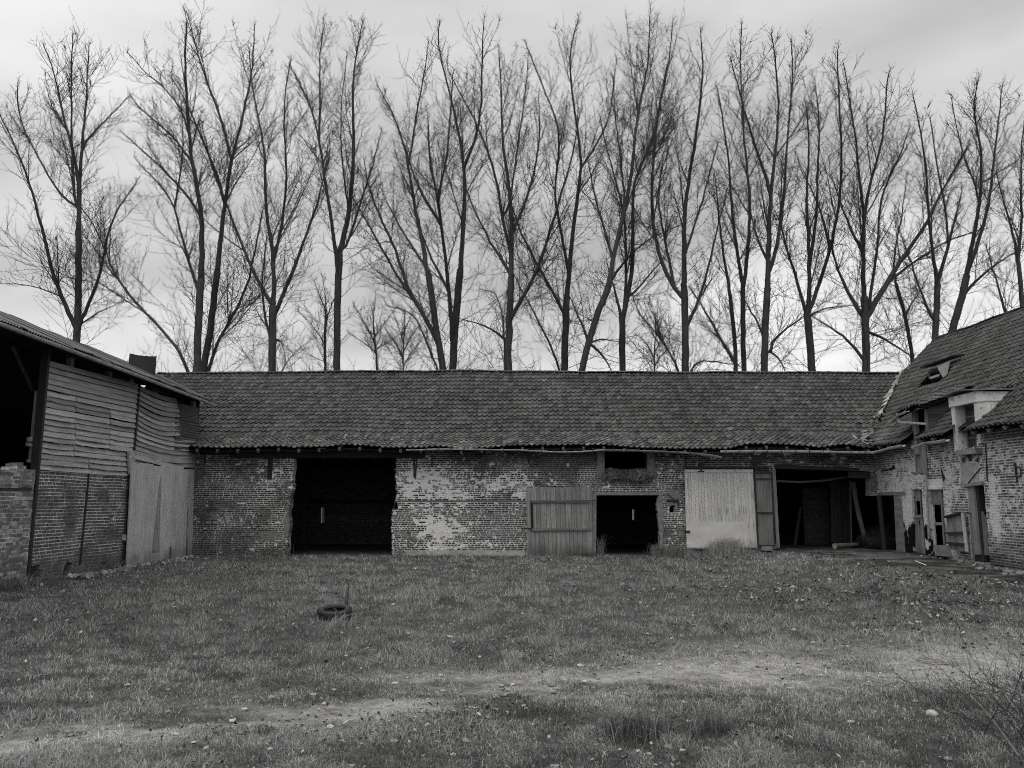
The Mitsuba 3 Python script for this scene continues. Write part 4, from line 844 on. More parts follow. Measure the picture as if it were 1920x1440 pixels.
# weatherboards: each board is a lapped plank between two ends
def board(u0, va, vb, u1, vc, vd, sag=0.0, X=XL, lap=.042, m='board_m', key='timber_barn__board', rag=4):
    """left end from va down to vb at u0, right end from vc down to vd at u1 (pixels on the wall plane), sagging in the middle"""
    A, Bq, C, Dq = pX(u0, va, X), pX(u0, vb, X), pX(u1, vc, X), pX(u1, vd, X)
    n = 7; t = np.linspace(0, 1, n)[:, None]
    s = -sag * np.sin(np.pi * t[:, 0])[:, None] * np.array([0, 0, 1.0])
    wv = rng.normal(0, .0035, (n, 1)) * np.array([0, 0, 1.0])
    tp, bt = A * (1 - t) + C * t + s, Bq * (1 - t) + Dq * t + s + wv
    bow = (.015 * rng.standard_normal() * np.sin(np.pi * t) ) * OUTL
    b0 = lap * rng.uniform(.8, 1.5)
    V = np.concatenate([tp + OUTL * .004 + bow, bt + OUTL * b0 + bow, bt + OUTL * (b0 - .02) + bow, tp - OUTL * .014 + bow], 1).reshape(-1, 3)
    F = [[4 * i + k, 4 * i + (k + 1) % 4, 4 * i + 4 + (k + 1) % 4, 4 * i + 4 + k] for i in range(n - 1) for k in range(4)] + [[0, 3, 2, 1], [4 * n - 4, 4 * n - 3, 4 * n - 2, 4 * n - 1]]
    put(key, V, np.array(F)[:, ::-1], m)
nA = 19
uL = lambda v: np.interp(v, [672, 880], [84, 65]); uM = lambda v: np.interp(v, [715, 860], [258, 247])
topL, botL, topM, botM = 674, 880, 720, 893
cuts = {}
for i in range(nA):
    a, b = topL + (botL - topL) * i / nA, topL + (botL - topL) * (i + 1) / nA + 0.1
    c, d = topM + (botM - topM) * i / nA, topM + (botM - topM) * (i + 1) / nA + 0.1
    ul, ur = float(uL(a)), float(uM(c))
    lerp = lambda u: (u - ul) / (ur - ul)
    segs = [ul] + ({0: [], 1: [], 2: [], 3: [], 4: []}.get(i, [142 - i * .3] if i < 14 else [136] if i < 16 else [164]) if i < 18 else []) + ([206 - i * .2] if 5 < i < 14 else []) + [ur]
    for k in range(len(segs) - 1):
        u0, u1 = segs[k] + (0 if k == 0 else .6), segs[k + 1] - .6
        t0, t1 = lerp(u0), lerp(u1); j = rng.uniform(-1.2, 1.2) if len(segs) > 2 else 0
        board(u0, a + (c - a) * t0 + j, b + (d - b) * t0 + j, u1, a + (c - a) * t1 + j * .6, b + (d - b) * t1 + j * .6, .012)
nB = 15
for i in range(nB):   # sagging bay
    a, b = 722 + (862 - 722) * i / nB, 722 + (862 - 722) * (i + 1) / nB + .4
    ul = float(np.interp(a, [722, 862], [261, 251])); ur = (330 if i < 2 else 334) if i < 8 else 365
    cr = lambda k: 757 + (876 - 757) * k / nB if ur > 340 else np.interp(k, [0, nB], [747, 876])
    board(ul, a, b, ur, cr(i), cr(i + 1) + .4, .03 + .10 * math.sin(math.pi * (i + 2) / (nB + 3)), XL - .01)
board(238, 862, 872, 300, 858, 866, .02, XL + .03); board(250, 852, 861, 330, 872, 880, .0, XL + .05); board(295, 874, 880, 340, 884, 889, 0, XL + .05)
put('timber_barn__board_backing', *slab([pX(84, 676, XL - .03), pX(258, 722, XL - .03), pX(247, 890, XL - .03), pX(66, 878, XL - .03)], -OUTL, .02), 'dark_wood_m')
put('timber_barn__board_backing', *slab([pX(258, 726, XL - .08), pX(330, 750, XL - .08), pX(366, 876, XL - .08), pX(249, 866, XL - .08)], -OUTL, .02), 'dark_wood_m')
lbar(262, 712, 250, 852, 4.5, .06, XL + .035, 'iron_m')
c = [pX(238, 846, XL + .06), pX(250, 845, XL + .06), pX(248, 888, XL + .06), pX(240, 889, XL + .06)]; put('timber_barn__block', *slab(c, OUTL, .06), 'board_m')
# horizontal corrugated sheets at the far end
for k in range(3):
    v0, v1 = 757 + k * 29, 757 + (k + 1) * 29 + 1
    V, F = corrugated([pX(328, v0 - 2 + k * 1.2, XL + .01 + .008 * k), pX(372, v0 + 7.5, XL + .01 + .008 * k), pX(372, v1 + 6.5, XL + .01 + .008 * k), pX(328, v1 - 2, XL + .01 + .008 * k)], OUTL, .076, .011, along=False)
    put('timber_barn__wall_sheet', V, F, 'sheet_m', smooth=True)
put('timber_barn__far_wall', *bx(-12.0, XL - .12, 24.75, 24.9, -.3, 4.6), 'sheet_m')
# lattice girder below the eave
G0, G1 = pX(275, 722, XL - .02), pX(346, 758, XL - .02)
G2, G3 = pX(275, 709, XL - .02), pX(346, 737, XL - .02)
put('timber_barn__girder_chord', *bar(G0, G1, .03, .03), 'iron_m'); put('timber_barn__girder_chord', *bar(G2, G3, .03, .03), 'iron_m')
for i in range(12):
    t0, t1 = i / 12, (i + 1) / 12
    put('timber_barn__girder_bar', *bar(G0 * (1 - t0) + G1 * t0 if i % 2 else G2 * (1 - t0) + G3 * t0, G2 * (1 - t1) + G3 * t1 if i % 2 else G0 * (1 - t1) + G1 * t1, .022, .022), 'iron_m')
# plank doors leaning shut
D = 'timber_barn__plank_door'; tag(D, 'pale grey plank door with a torn strip down its middle')
dc = [pX(245, 868, XL + .10), pX(351, 879, XL + .10), pX(347, 1047, XL + .14), pX(235, 1060, XL + .14)]
panel(dc, 9, OUTL, .03, .003, key=D, mat_='pale_plank_m', ragged=.012, warp=.006)
fq_ = quad_fn(dc); put(f'{D}__torn_strip', *slab([fq_(.47, .12), fq_(.485, .12), fq_(.5, .9), fq_(.38, .9)], OUTL, .004, .034), 'torn_m')
put(f'{D}__prop', *bar(fq_(.66, .99) + OUTL * .1, fq_(.69, .86) + OUTL * .05, .03, .03), 'iron_m')
D = 'timber_barn__narrow_door'; panel([pX(352, 880, XL + .03), pX(363, 880, XL + .03), pX(358, 1042, XL + .05), pX(350, 1046, XL + .05)], 2, OUTL, .03, .006, key=D, mat_='pale_plank_m')
tag(D, 'second narrow plank leaf behind the pale door')
for u in (233, 231.5): put('timber_barn__stone', *tube([pX(u, 1003, XL + .03), pX(u - .5, 1014, XL + .05)], [.05, .06], 7), 'plaster_m') if u > 232 else None
# corrugated roof in sheets, fascia, gutter
def roofL(y, t): # t 0 eave .. 1 ridge
    x = -9.35 - 3.65 * t; return np.array([x, y, float(zLroof(x, y))])
yy = np.arange(9.0, 24.8, .86)
for i, y in enumerate(yy):
    y1 = min(y + .90, 24.75)
    e = rng.uniform(-.02, .02); lf = .012 * (i % 2)
    cut = lambda yq, t: roofL(yq + (4.55 * t if False else 0), t)
    up = 1.0
    c = [roofL(y, up), roofL(y1, up), roofL(y1, e), roofL(y, e)]
    if y > 21.0: c[0], c[1] = roofL(y + (y - 21.0) * 1.15, up), roofL(y1 + (y1 - 21.0) * 1.15, up)
    c = [q + [0, 0, lf] for q in c]
    V, F = corrugated(c, [.395, 0, .92], .09, .016, dent=.04); put('timber_barn__roof_sheet', V, F, 'sheet_m', smooth=True)
for y in np.arange(9.3, 24.6, 1.1): put('timber_barn__rafter', *bar(roofL(y, .0) - [0, 0, .09], roofL(y, .98) - [0, 0, .09], .08, .1), 'dark_wood_m')
put('timber_barn__fascia', *bar(roofL(9.0, 0) + [.01, 0, -.09], roofL(24.75, 0) + [.01, 0, -.09], .03, .12), 'dark_wood_m')
gutter('timber_barn__gutter', [roofL(9.0, 0) + [.07, 0, -.07], roofL(15, 0) + [.07, 0, -.08], roofL(20, 0) + [.07, 0, -.09], roofL(24.85, 0) + [.07, 0, -.12]], .055)
back = [roofL(9, 1), roofL(29.0, 1), np.array([-16.8, 29.0, 4.75]), np.array([-16.8, 9, 4.75])]
V, F = corrugated(back, [-.4, 0, .9], .09, .016); put('timber_barn__back_roof', V, F, 'sheet_m', smooth=True)
cut_top = [roofL(25.3, .17), roofL(28.95, 1.0), roofL(28.95, 1) - [0, 0, 2.0], roofL(25.3, .17) - [0, 0, 1.4]]
put('timber_barn__valley_board', *slab(cut_top, [.75, -.65, 0], .05), 'dark_wood_m')
put('timber_barn__rear_wall', *bx(-16.7, -16.5, 9, 29, -.3, 4.75), 'dark_wood_m'); put('timber_barn__end_wall', *bx(-16.5, XL - .3, 9.0, 9.15, -.3, 4.8), 'dark_wood_m')
put('timber_barn__end_wall', *bx(-16.5, -12.1, 28.7, 28.9, -.3, 4.8), 'dark_wood_m')
gbl = Polygon([(-16.5, 4.7), (-13, 6.3), (-9.5, 4.7)]); V, F = prism(gbl, lambda s, z, d: np.stack([s, 9.02 + d, z], -1), .1); put('timber_barn__end_gable', V, F, 'dark_wood_m')
# curled corrugated cowl on the roof: a bent sheet, open towards the ridge
q = pX(267, 702, -11.3); g2 = np.linspace(-1.25, 1.25, 70); n2 = len(g2); V = []
fx = np.array([.55, -.83, 0]); fx /= np.linalg.norm(fx); sd = np.array([.83, .55, 0])   # facing the yard
for k, zz in enumerate((-.35, .25, .62)):
    for t in g2:
        w_ = .43 + .016 * math.cos(t * 34) * (t > -.2)
        o = sd * w_ * math.sin(t) * .95 + fx * (w_ * (math.cos(t) - .6)); V.append(q + o + [0, 0, zz + (-.07 * math.cos(t * 1.4) + rng.normal(0, .004) if k == 2 else 0)])
V = np.array(V); F = np.array([[r_ * n2 + i, r_ * n2 + i + 1, (r_ + 1) * n2 + i + 1, (r_ + 1) * n2 + i] for r_ in range(2) for i in range(n2 - 1)])
put('timber_barn__roof_cowl', V, F, 'iron_m', label='bent corrugated sheet standing on the roof', smooth=40)
# ---------------------------------------------------------------- bare poplars behind the barn
# each limb: start width, end width (pixels at the tree), its course in the photograph; the first ones are trunks
SAP = ['small twiggy bare sapling low over the ridge, ' + x for x in ('left of the leaning fan of limbs', 'left of the low arching boughs')]
TREES = [
 (35, 'tall bare tree over the left barn with three arching limbs', [(20, 12, '143,640 146,608 147,570 148,473 147,433'), (11, 2, '147,433 150,383 147,333 142,300 133,260 117,227 110,160 97,120 83,88'), (9, 2, '150,377 153,267 163,200 163,133 167,84'), (7, 2, '140,383 135,267 133,167 135,100 137,66'), (6, 1.5, '155,270 187,233 213,213 237,185'), (6, 2, '133,383 107,360 80,313 57,263 30,217 33,160'), (11, 2, '138,606 123,570 108,547 97,500 83,450 72,400 55,340 43,307 20,253 -5,205'), (9, 2, '152,606 163,570 183,537 197,483 200,440 207,413 233,367 255,345'), (4, 1, '163,598 200,573 227,568'), (4, 1, '107,552 77,540 37,527 3,532')]),
 (34, 'bare tree with a long limb sweeping left across the gap between the barns', [(16, 15, '369,694 371,640 373,573 377,523'), (14, 3, '377,523 380,440 380,407 377,383 363,333 358,283 353,233 350,167 345,100 350,42'), (11, 2, '355,694 340,667 310,623 273,587 233,543 213,517 200,480 185,430 157,397 133,360'), (9, 2, '371,545 353,490 337,432 332,385 310,353 283,330 255,300'), (7, 2, '380,400 360,370 330,343 300,310 260,277 230,250'), (6, 2, '357,300 333,263 300,233 260,207 245,180'), (5, 1.5, '353,240 333,187 307,160 277,143 240,100'), (5, 1.5, '333,385 337,330 345,285 340,200')]),
 (36, 'bare tree with two close stems behind the left end of the ridge', [(15, 13, '381,694 392,640 400,573 408,507'), (12, 2, '408,507 415,440 422,383 428,333 433,300 447,253 455,217 473,140 477,48'), (8, 2, '423,377 410,333 397,300 377,257 360,217 345,175 322,145'), (8, 2, '433,300 423,250 407,200 383,140 367,93 358,50 352,26'), (12, 3, '389,694 410,643 427,607 447,573 467,540 470,500 483,450 492,395')]),
 (34, 'bare tree forking in a wide vee, leaning limb to the left', [(17, 15, '510,693 510,640 512,573'), (11, 2, '512,573 515,490 507,440 497,390 497,333 495,267 483,217 473,167 467,95'), (9, 2, '508,568 483,533 467,490 450,450 427,390 407,340 390,290 378,230'), (8, 2, '504,624 490,580 487,540 497,483 500,440'), (10, 2, '519,588 533,547 560,480 580,420 600,373 608,345 613,295'), (8, 2, '515,480 530,423 535,373 537,300 533,233 530,183 545,115'), (6, 1.5, '520,628 536,640 536,677'), (6, 1.5, '527,690 550,660 580,640')]),
 (36, 'slender upright bare tree with a small bushy neighbour at its foot', [(15, 14, '631,693 632,640 633,540 637,473'), (13, 2, '637,473 647,440 655,400 661,333 663,267 661,200 663,130 680,42'), (10, 2, '633,500 623,423 617,373 607,333 600,267 587,200 567,167 545,125'), (6, 2, '597,260 600,200 600,100 607,48'), (7, 2, '650,470 668,400 690,340 716,245'), (5, 1.5, '655,400 640,300 640,200 650,110')]),
 (35, 'bare tree leaning left in a fan of long limbs', [(15, 13, '832,694 820,633 803,513'), (11, 2, '803,513 787,430 773,360 765,310 757,267 747,233 723,187 705,155'), (7, 2, '767,310 777,240 783,200 797,133 803,80'), (11, 2, '819,632 783,573 760,540 750,490 737,453 707,397 690,350 682,300'), (8, 2, '781,571 753,530 727,487 700,437 660,367'), (9, 2, '822,690 803,660 790,623 787,593 767,580 727,573'), (6, 1.5, '797,503 767,453 733,397 712,350')]),
 (37, 'bare twin-stemmed tree right of the leaning fan', [(16, 15, '848,694 853,623 863,507'), (12, 2, '863,507 870,407 872,367 870,317 867,280 853,217 837,150 820,83 823,45'), (8, 2, '871,312 887,277 903,210 903,133 907,36'), (11, 3, '846,650 847,607 840,527 827,423 820,360 803,297 803,233'), (7, 2, '824,414 797,380 773,333 760,280'), (7, 2, '820,360 840,300 843,217 850,140'), (7, 2, '837,530 807,490 795,440 770,400')]),
 (34, 'straight-trunked bare tree over the middle of the roof', [(15, 14, '953,694 955,590 958,523'), (13, 2, '958,523 960,457 955,347 943,277 940,167 935,95'), (8, 2, '952,505 917,453 893,403 873,350'), (8, 2, '955,473 940,407 933,335 917,283 897,240 870,187 847,145'), (7, 2, '963,433 977,403 993,357 1007,305 1012,250 1010,180'), (10, 2, '965,584 993,540 1010,503 1027,450 1043,390 1060,340 1075,290 1087,215'), (7, 1.5, '947,638 923,610 893,607 863,597'), (6, 2, '946,690 945,607 937,553 923,540 903,543'), (6, 1.5, '957,395 967,290 985,180 990,105')]),
 (36, 'bare tree with a long bare limb bowing left from its foot', [(15, 14, '1058,694 1060,623 1063,557'), (12, 2, '1063,557 1070,473 1077,407 1087,340 1090,317 1087,260 1073,187 1067,133 1063,83 1083,40'), (10, 2, '1050,690 1030,640 1010,607 993,567 973,537 963,515'), (8, 2, '1057,582 1040,553 1013,507 977,440 960,400 952,350'), (7, 2, '1067,507 1050,423 1037,357 1053,260 1037,200 1013,157 988,85'), (6, 2, '1091,312 1123,267 1147,213 1150,150')]),
 (34, 'bare tree leaning strongly right over the roof', [(15, 13, '1090,695 1107,633 1120,583 1140,540'), (12, 2, '1140,540 1150,483 1170,400 1183,333 1190,267 1197,200 1213,140 1217,67 1220,13'), (8, 2, '1148,484 1127,407 1110,350 1103,300'), (7, 2, '1107,634 1087,607 1077,573 1068,555'), (6, 1.5, '1112,637 1133,633 1160,640'), (7, 2, '1115,640 1137,677 1148,697'), (6, 1.5, '1172,390 1162,280 1150,190 1155,115')]),
 (37, 'bare tree with a low forked trunk in the centre right', [(14, 13, '1167,696 1167,633 1167,598'), (9, 2, '1166,600 1152,540 1137,490'), (11, 2, '1168,597 1180,547 1187,490 1187,423 1187,340 1207,300 1220,277 1230,240 1240,187 1250,120'), (8, 2, '1172,570 1174,500 1173,423 1160,357 1140,290 1125,220'), (7, 2, '1150,520 1190,463 1223,443 1273,423'), (6, 2, '1185,555 1213,520 1250,480')]),
 (35, 'tall bare tree with low arching boughs over the roof ridge', [(16, 14, '1285,695 1285,623 1283,540'), (13, 2, '1283,540 1283,457 1283,370 1300,300 1307,233 1317,167 1320,100 1313,64'), (10, 2, '1275,556 1260,537 1237,493 1227,447 1223,400 1222,340 1227,280 1233,210 1253,125 1262,38'), (7, 2, '1260,533 1247,450 1233,373 1243,300'), (8, 2, '1289,605 1313,560 1333,480 1347,417 1362,365'), (6, 2, '1287,473 1307,407 1323,357 1345,270'), (8, 2, '1274,692 1257,660 1230,623 1207,600 1190,580 1187,557'), (7, 2, '1290,692 1310,677 1330,673 1353,683 1380,684')]),
 (36, 'bare tree with two close parallel stems', [(10, 8, '1380,694 1378,640 1370,557'), (8, 2, '1370,557 1360,500 1353,457 1350,420 1340,330'), (12, 10, '1395,695 1393,607 1393,540'), (9, 2, '1393,540 1385,490 1375,423 1368,340 1367,283 1357,233 1345,170'), (9, 2, '1394,538 1403,473 1407,390 1403,333 1397,283 1390,167 1387,100 1391,46'), (8, 2, '1378,676 1357,647 1340,617 1313,563 1293,540')]),
 (34, 'stout bare tree with a curved bough hooking down to the ridge', [(15, 14, '1433,696 1435,623 1440,540'), (13, 2, '1440,540 1440,490 1443,407 1447,340 1450,317 1460,233 1457,133 1447,64'), (9, 2, '1447,507 1457,457 1467,407 1472,350 1473,300 1480,217 1487,133 1483,78'), (7, 2, '1440,490 1420,457 1410,415 1400,360'), (8, 2, '1444,352 1423,300 1410,250 1393,200 1372,120'), (7, 2, '1438,648 1460,663 1473,695'), (7, 2, '1440,642 1460,623 1493,607 1514,588'), (6, 2, '1433,622 1407,580 1390,553')]),
 (35, 'bare tree dividing into three straight limbs', [(16, 15, '1523,696 1517,623 1514,588'), (10, 2, '1512,588 1507,573 1497,530 1480,483 1470,450 1460,423 1462,370'), (11, 2, '1516,585 1517,540 1517,440 1510,380 1513,333 1520,270 1510,190'), (8, 2, '1517,498 1527,450 1532,373 1533,300 1537,233 1527,150'), (9, 2, '1522,576 1543,513 1557,473 1573,390 1580,300 1577,233 1570,167 1570,95'), (7, 2, '1557,473 1547,417 1533,373 1500,315'), (6, 1.5, '1522,590 1547,573 1600,573')]),
 (34, 'broad bare tree with a thick limb rising right', [(17, 15, '1624,696 1623,607 1620,557'), (11, 2, '1620,557 1618,473 1620,407 1630,340 1637,333 1650,283 1663,233 1657,167 1667,135'), (10, 2, '1618,592 1580,533 1560,483 1552,430'), (8, 2, '1618,473 1597,437 1577,390 1560,330'), (7, 2, '1621,405 1607,317 1608,267 1593,195 1583,125'), (13, 3, '1627,592 1653,547 1670,520 1697,473 1740,420 1763,360 1790,317 1815,275'), (8, 2, '1626,589 1640,507 1650,423 1647,350 1680,317 1705,240'), (8, 2, '1668,523 1707,497 1747,467 1780,447 1850,428'), (8, 2, '1617,663 1590,633 1567,623 1543,603 1524,594'), (8, 2, '1629,618 1663,640 1690,652 1711,670')]),
 (37, 'small crooked bare tree just left of the farmhouse roof', [(9, 7, '1714,690 1703,623 1693,573 1680,533'), (5, 1.5, '1680,533 1672,480 1690,420 1700,330'), (5, 1.5, '1695,580 1722,560 1740,520')]),
 (34, 'bare tree rising from behind the farmhouse roof edge', [(14, 12, '1753,660 1757,573 1758,533'), (9, 2, '1757,533 1750,473 1740,423 1737,367 1738,300 1727,250 1712,180'), (9, 2, '1759,533 1773,483 1787,423 1803,360'), (6, 2, '1779,455 1770,367 1753,300 1745,225'), (7, 2, '1753,603 1730,567 1717,510 1700,480 1690,440')]),
 (36, 'bare tree leaning right behind the farmhouse ridge', [(17, 14, '1779,650 1803,567 1813,517'), (11, 2, '1813,517 1827,433 1837,383 1843,300 1833,233 1813,200 1835,150'), (9, 2, '1815,505 1833,457 1853,393 1863,300 1873,217 1880,158'), (8, 2, '1812,545 1840,513 1873,490 1915,466'), (6, 2, '1840,350 1870,320 1910,300'), (5, 1.5, '1838,370 1810,300 1790,240 1785,190')]),
 (35, 'bare tree at the right edge above the farmhouse ridge', [(10, 8, '1919,600 1913,523 1907,473'), (7, 2, '1907,473 1900,430 1880,380 1868,320'), (7, 2, '1908,475 1918,400 1912,320 1920,230'), (6, 2, '1890,610 1873,540 1860,500 1850,465')]),
 (42, 'small dense round-headed tree low behind the roof, left of centre', [(6, 4, '708,695 704,650 700,610'), (3, 1, '702,630 680,600 665,575'), (3, 1, '703,630 725,600 740,580'), (3, 1, '700,610 700,570 705,545'), (3, 1, '704,650 670,640 655,625'), (3, 1, '705,650 740,640 752,625')]),
 (38, 'small twiggy tree crowded against a slender trunk', [(7, 5, '610,694 608,640 611,590'), (4, 1, '611,590 600,550 590,530'), (4, 1, '610,600 625,560 635,540'), (3, 1, '608,640 585,600 560,585'), (3, 1, '611,590 612,550 605,520')]),
]
for u, v, w, Yb in ((757, 606, 48, 50), (1228, 615, 50, 49)):
    TREES.append((Yb, f'{SAP.pop(0)}', [(5, 2, f'{u},695 {u - 3},650 {u + 4},{v + 20} {u},{v - 25}')] + [(3, 1, f'{u + a * .05:.0f},{695 - k * 14} {u + a * .6:.0f},{660 - k * 14} {u + a:.0f},{v + 30 - abs(k - 2) * 6 - k * 9}') for k, a in enumerate((-w, w * .9, -w * .7, w * .7, -w * .4, w * .45))]))
def catmull(P, step):
    P = np.asarray(P, float)
    if len(P) < 3: n = max(3, int(np.linalg.norm(P[1] - P[0]) / step)); t = np.linspace(0, 1, n)[:, None]; return P[0] * (1 - t) + P[-1] * t
    E = np.vstack([2 * P[0] - P[1], P, 2 * P[-1] - P[-2]]); out = []
    for i in range(1, len(E) - 2):
        n = max(2, int(np.linalg.norm(E[i + 1] - E[i]) / step)); t = np.linspace(0, 1, n, endpoint=False)[:, None]
        a, b, c, d = E[i - 1], E[i], E[i + 1], E[i + 2]
        out.append(.5 * (2 * b + (c - a) * t + (2 * a - 5 * b + 4 * c - d) * t ** 2 + (3 * b - a - 3 * c + d) * t ** 3))
    return np.vstack(out + [P[-1:]])
def unit(v): return v / (np.linalg.norm(v, axis=-1, keepdims=True) + 1e-12)
def sprout(P, D, L, R, m, up, wig, r, tipr=.25):
    """n curved branches of m segments"""
    n = len(P); pts = np.zeros((n, m + 1, 3)); pts[:, 0] = P; d = unit(D)
    for k in range(m):
        d = unit(d + up * np.array([0, 0, 1.0]) / m + r.normal(0, wig, (n, 3)))
        pts[:, k + 1] = pts[:, k] + d * (L / m)[:, None]
    return pts, R[:, None] * np.linspace(1, tipr, m + 1)[None]
def children(pts, rad, L, spacing, r, t0=.12, ang=(28, 55)):
    """children evenly spread with jitter along the parents: (parent index, position, direction, parameter, parent radius there)"""
    n, m = pts.shape[0], pts.shape[1] - 1
    c = np.maximum(1, np.round(L * (1 - t0) / spacing)).astype(int)
    idx = np.repeat(np.arange(n), c); k = np.arange(len(idx)) - np.repeat(np.cumsum(c) - c, c)
    t = t0 + (1 - t0) * (k + r.random(len(idx))) / c[idx]; s = np.clip(t * m, 0, m - 1e-4); i = s.astype(int); f = (s - i)[:, None]
    a, b = pts[idx, i], pts[idx, i + 1]
    pos = a * (1 - f) + b * f; tan = unit(b - a); rr = rad[idx, i] * (1 - f[:, 0]) + rad[idx, i + 1] * f[:, 0]
    w = unit(np.cross(tan, r.normal(0, 1, (len(idx), 3)))); an = np.radians(r.uniform(*ang, len(idx)))[:, None]
    return idx, pos, tan * np.cos(an) + w * np.sin(an), t, rr
for ti, (Yt, lab, limbs) in enumerate(TREES):
    r = np.random.default_rng(100 + ti)
    small = Yt >= 42  or 'twiggy' in lab
    key = thing('bare_tree', lab, 'tree', None)
    ppm = FPX / (Yt + .5)
    drawn = []; segs = []
    for li, (w0, w1, text) in enumerate(limbs):
        uv = np.array([[float(x) for x in q.split(',')] for q in text.split()])
        ystart = Yt
        if drawn:
            allp = np.vstack([d[0] for d in drawn]); ally = np.concatenate([d[1] for d in drawn]); dd = np.linalg.norm(allp - uv[0], axis=1)
            if dd.min() < 25: ystart = ally[dd.argmin()]
        arc = np.concatenate([[0], np.cumsum(np.linalg.norm(np.diff(uv, axis=0), axis=1))]) / ppm
        kk = r.uniform(-.05, .05) if li == 0 else r.choice([-1, 1]) * r.uniform(.08, .3)
        Yv = ystart + kk * arc
        P = np.array([pY(u, v, y) for (u, v), y in zip(uv, Yv)])
        if drawn and uv[0, 1] < 684:      # grow out of the limb it leaves, a little below the fork
            dq = np.vstack([d_[2] for d_ in drawn]); dd = np.linalg.norm(dq - P[0], axis=1) + 3 * np.maximum(dq[:, 2] - P[0][2] + .15, 0)
            if dd.min() < 1.6: P = np.vstack([dq[dd.argmin()], P if dd.min() > .25 else P[1:]])
        trunk = uv[0, 1] > 600 and (li == 0 or uv[0, 1] > 684)
        R0, R1 = w0 / ppm / 2, max(w1 / ppm / 2, .012)
        if trunk and li == 0 or (trunk and li > 0 and uv[0, 1] > 684):
            g = P[0] + (P[0] - P[1]) * (P[0][2] + .3) / max(P[1][2] - P[0][2], .5) * .35; g[2] = -.3
            if li > 0 and drawn: g = np.array([P[0][0] + (P[0][0] - P[1][0]) * min((P[0][2] + .3) / max(P[1][2] - P[0][2], .5), 4) * .6, P[0][1], -.3])
            P = np.vstack([g, P]); extra = True
        else: extra = False
        Q = catmull(P, .45)
        for _ in range(7):      # real limbs bend slowly
            Q[1:-1] = .25 * Q[:-2] + .5 * Q[1:-1] + .25 * Q[2:]
        n = len(Q); jit = r.normal(0, .012, (n, 3)); jit[0] = 0; Q = Q + jit
        a = np.linspace(0, 1, n); R = .92 * (R0 + (R1 - R0) * a ** .8)
        if extra: R = R * (1 + .35 * np.exp(-a * 14))
        drawn.append((uv, Yv, Q)); segs.append((Q, R, li))
    # leaders that split off the traced limbs
    for Q, R, li in list(segs):
        tot = np.linalg.norm(np.diff(Q, axis=0), axis=1).sum()
        if tot < 4 or small or R[-1] > .09: continue
        for j in range(int(tot / 2.2)):
            t = r.uniform(.22, .92); i = int(t * (len(Q) - 2)); 
            if Q[i][2] < 8: continue
            tn = unit(Q[i + 1] - Q[i]); w = unit(np.cross(tn, r.normal(0, 1, 3))); an = math.radians(r.uniform(16, 36)); L = min(tot * r.uniform(.16, .42) * (1.15 - .6 * t), max(Q[-1][2] - Q[i][2], .3) * .95); Rb = min(R[i] * .5, .034)
            pt, rd = sprout(Q[i][None], (tn * math.cos(an) + w * math.sin(an))[None], np.array([L]), np.array([Rb]), max(5, int(L / .5)), .35, .05, r, .28)
            segs.append((pt[0], rd[0], 99))
    mb = MB()
    for Q, R, li in segs: mb.add(*tube(Q, R, 9 if R[0] > .1 else 6))
    mb.put(f'{key}__trunk', 'bark_m', smooth=True)
    # side branches
    P1, D1, L1b, R1b = [], [], [], []
    for Q, R, li in segs:
        ln = np.linalg.norm(np.diff(Q, axis=0), axis=1); s = np.concatenate([[0], np.cumsum(ln)]); tot = s[-1]
        vis_ = Q[:, 2] > (5.4 if Q[0, 2] < 1 else 0)
        at = []
        x = max(s[vis_][0] if vis_.any() else 0, .04 * tot)
        while x < tot:
            at.append(x); rl_ = np.interp(x, s, R); x += r.uniform(.5, 1.5) * (.17 + 1.6 * rl_) * (.5 if small else 1)
        at = np.array(at)
        if not len(at): continue
        p = np.stack([np.interp(at, s, Q[:, k]) for k in range(3)], 1); tn = unit(np.stack([np.interp(at, s, np.gradient(Q[:, k])) for k in range(3)], 1))
        rr = np.interp(at, s, R); w = unit(np.cross(tn, r.normal(0, 1, (len(at), 3)))); an = np.radians(r.uniform(22, 62, len(at)) + 22 * (rr > .09))[:, None]
        P1.append(p); D1.append(tn * np.cos(an) + w * np.sin(an))
        big = r.random(len(at)) < .45
        low = (rr > .10) | (p[:, 2] < 11)
        L1b.append((np.where(big, 1.6 + 14 * rr, .7 + 5 * rr) * r.uniform(.45, 1.3, len(at))).clip(.35, 4.0) * np.clip((tot - at) * .36 + .12, 0, 1) * (.8 if small else 1) * np.where(low & big & (not small), 1.35, 1)); R1b.append(np.minimum(rr * .5, np.where(big, .018, .0125)).clip(.0095, .02))
    P1, D1, L1b, R1b = map(np.concatenate, (P1, D1, L1b, R1b))
    # every limb's end carries a tuft of rising shoots
    ends = np.concatenate([Q[-1:].repeat(4, 0) for Q, R, li in segs]); de = np.concatenate([(Q[-1:] - Q[-3:-2]).repeat(4, 0) for Q, R, li in segs])
    P1 = np.vstack([P1, ends]); D1 = np.vstack([D1, unit(de) + r.normal(0, .28, de.shape)]); L1b = np.concatenate([L1b, r.uniform(.1, .32, len(ends)) * (.6 if small else 1)]); R1b = np.concatenate([R1b, np.full(len(ends), .013)])
    A, AR = sprout(P1, D1, L1b, R1b, 7, .55, .075, r)
    i2, p2, d2_, t2, r2 = children(A, AR, L1b, .25, r)
    L2b = (L1b[i2] * (1 - .5 * t2) * r.uniform(.3, .85, len(i2))).clip(.25, 1.8)
    Bp, BR = sprout(p2, d2_, L2b, np.maximum(r2 * .65, .0098), 4, .45, .16, r, .55)
    i3, p3, d3, t3, r3 = children(Bp, BR, L2b, .42, r, .2, (25, 60))
    L3b = r.uniform(.10, .42, len(i3))
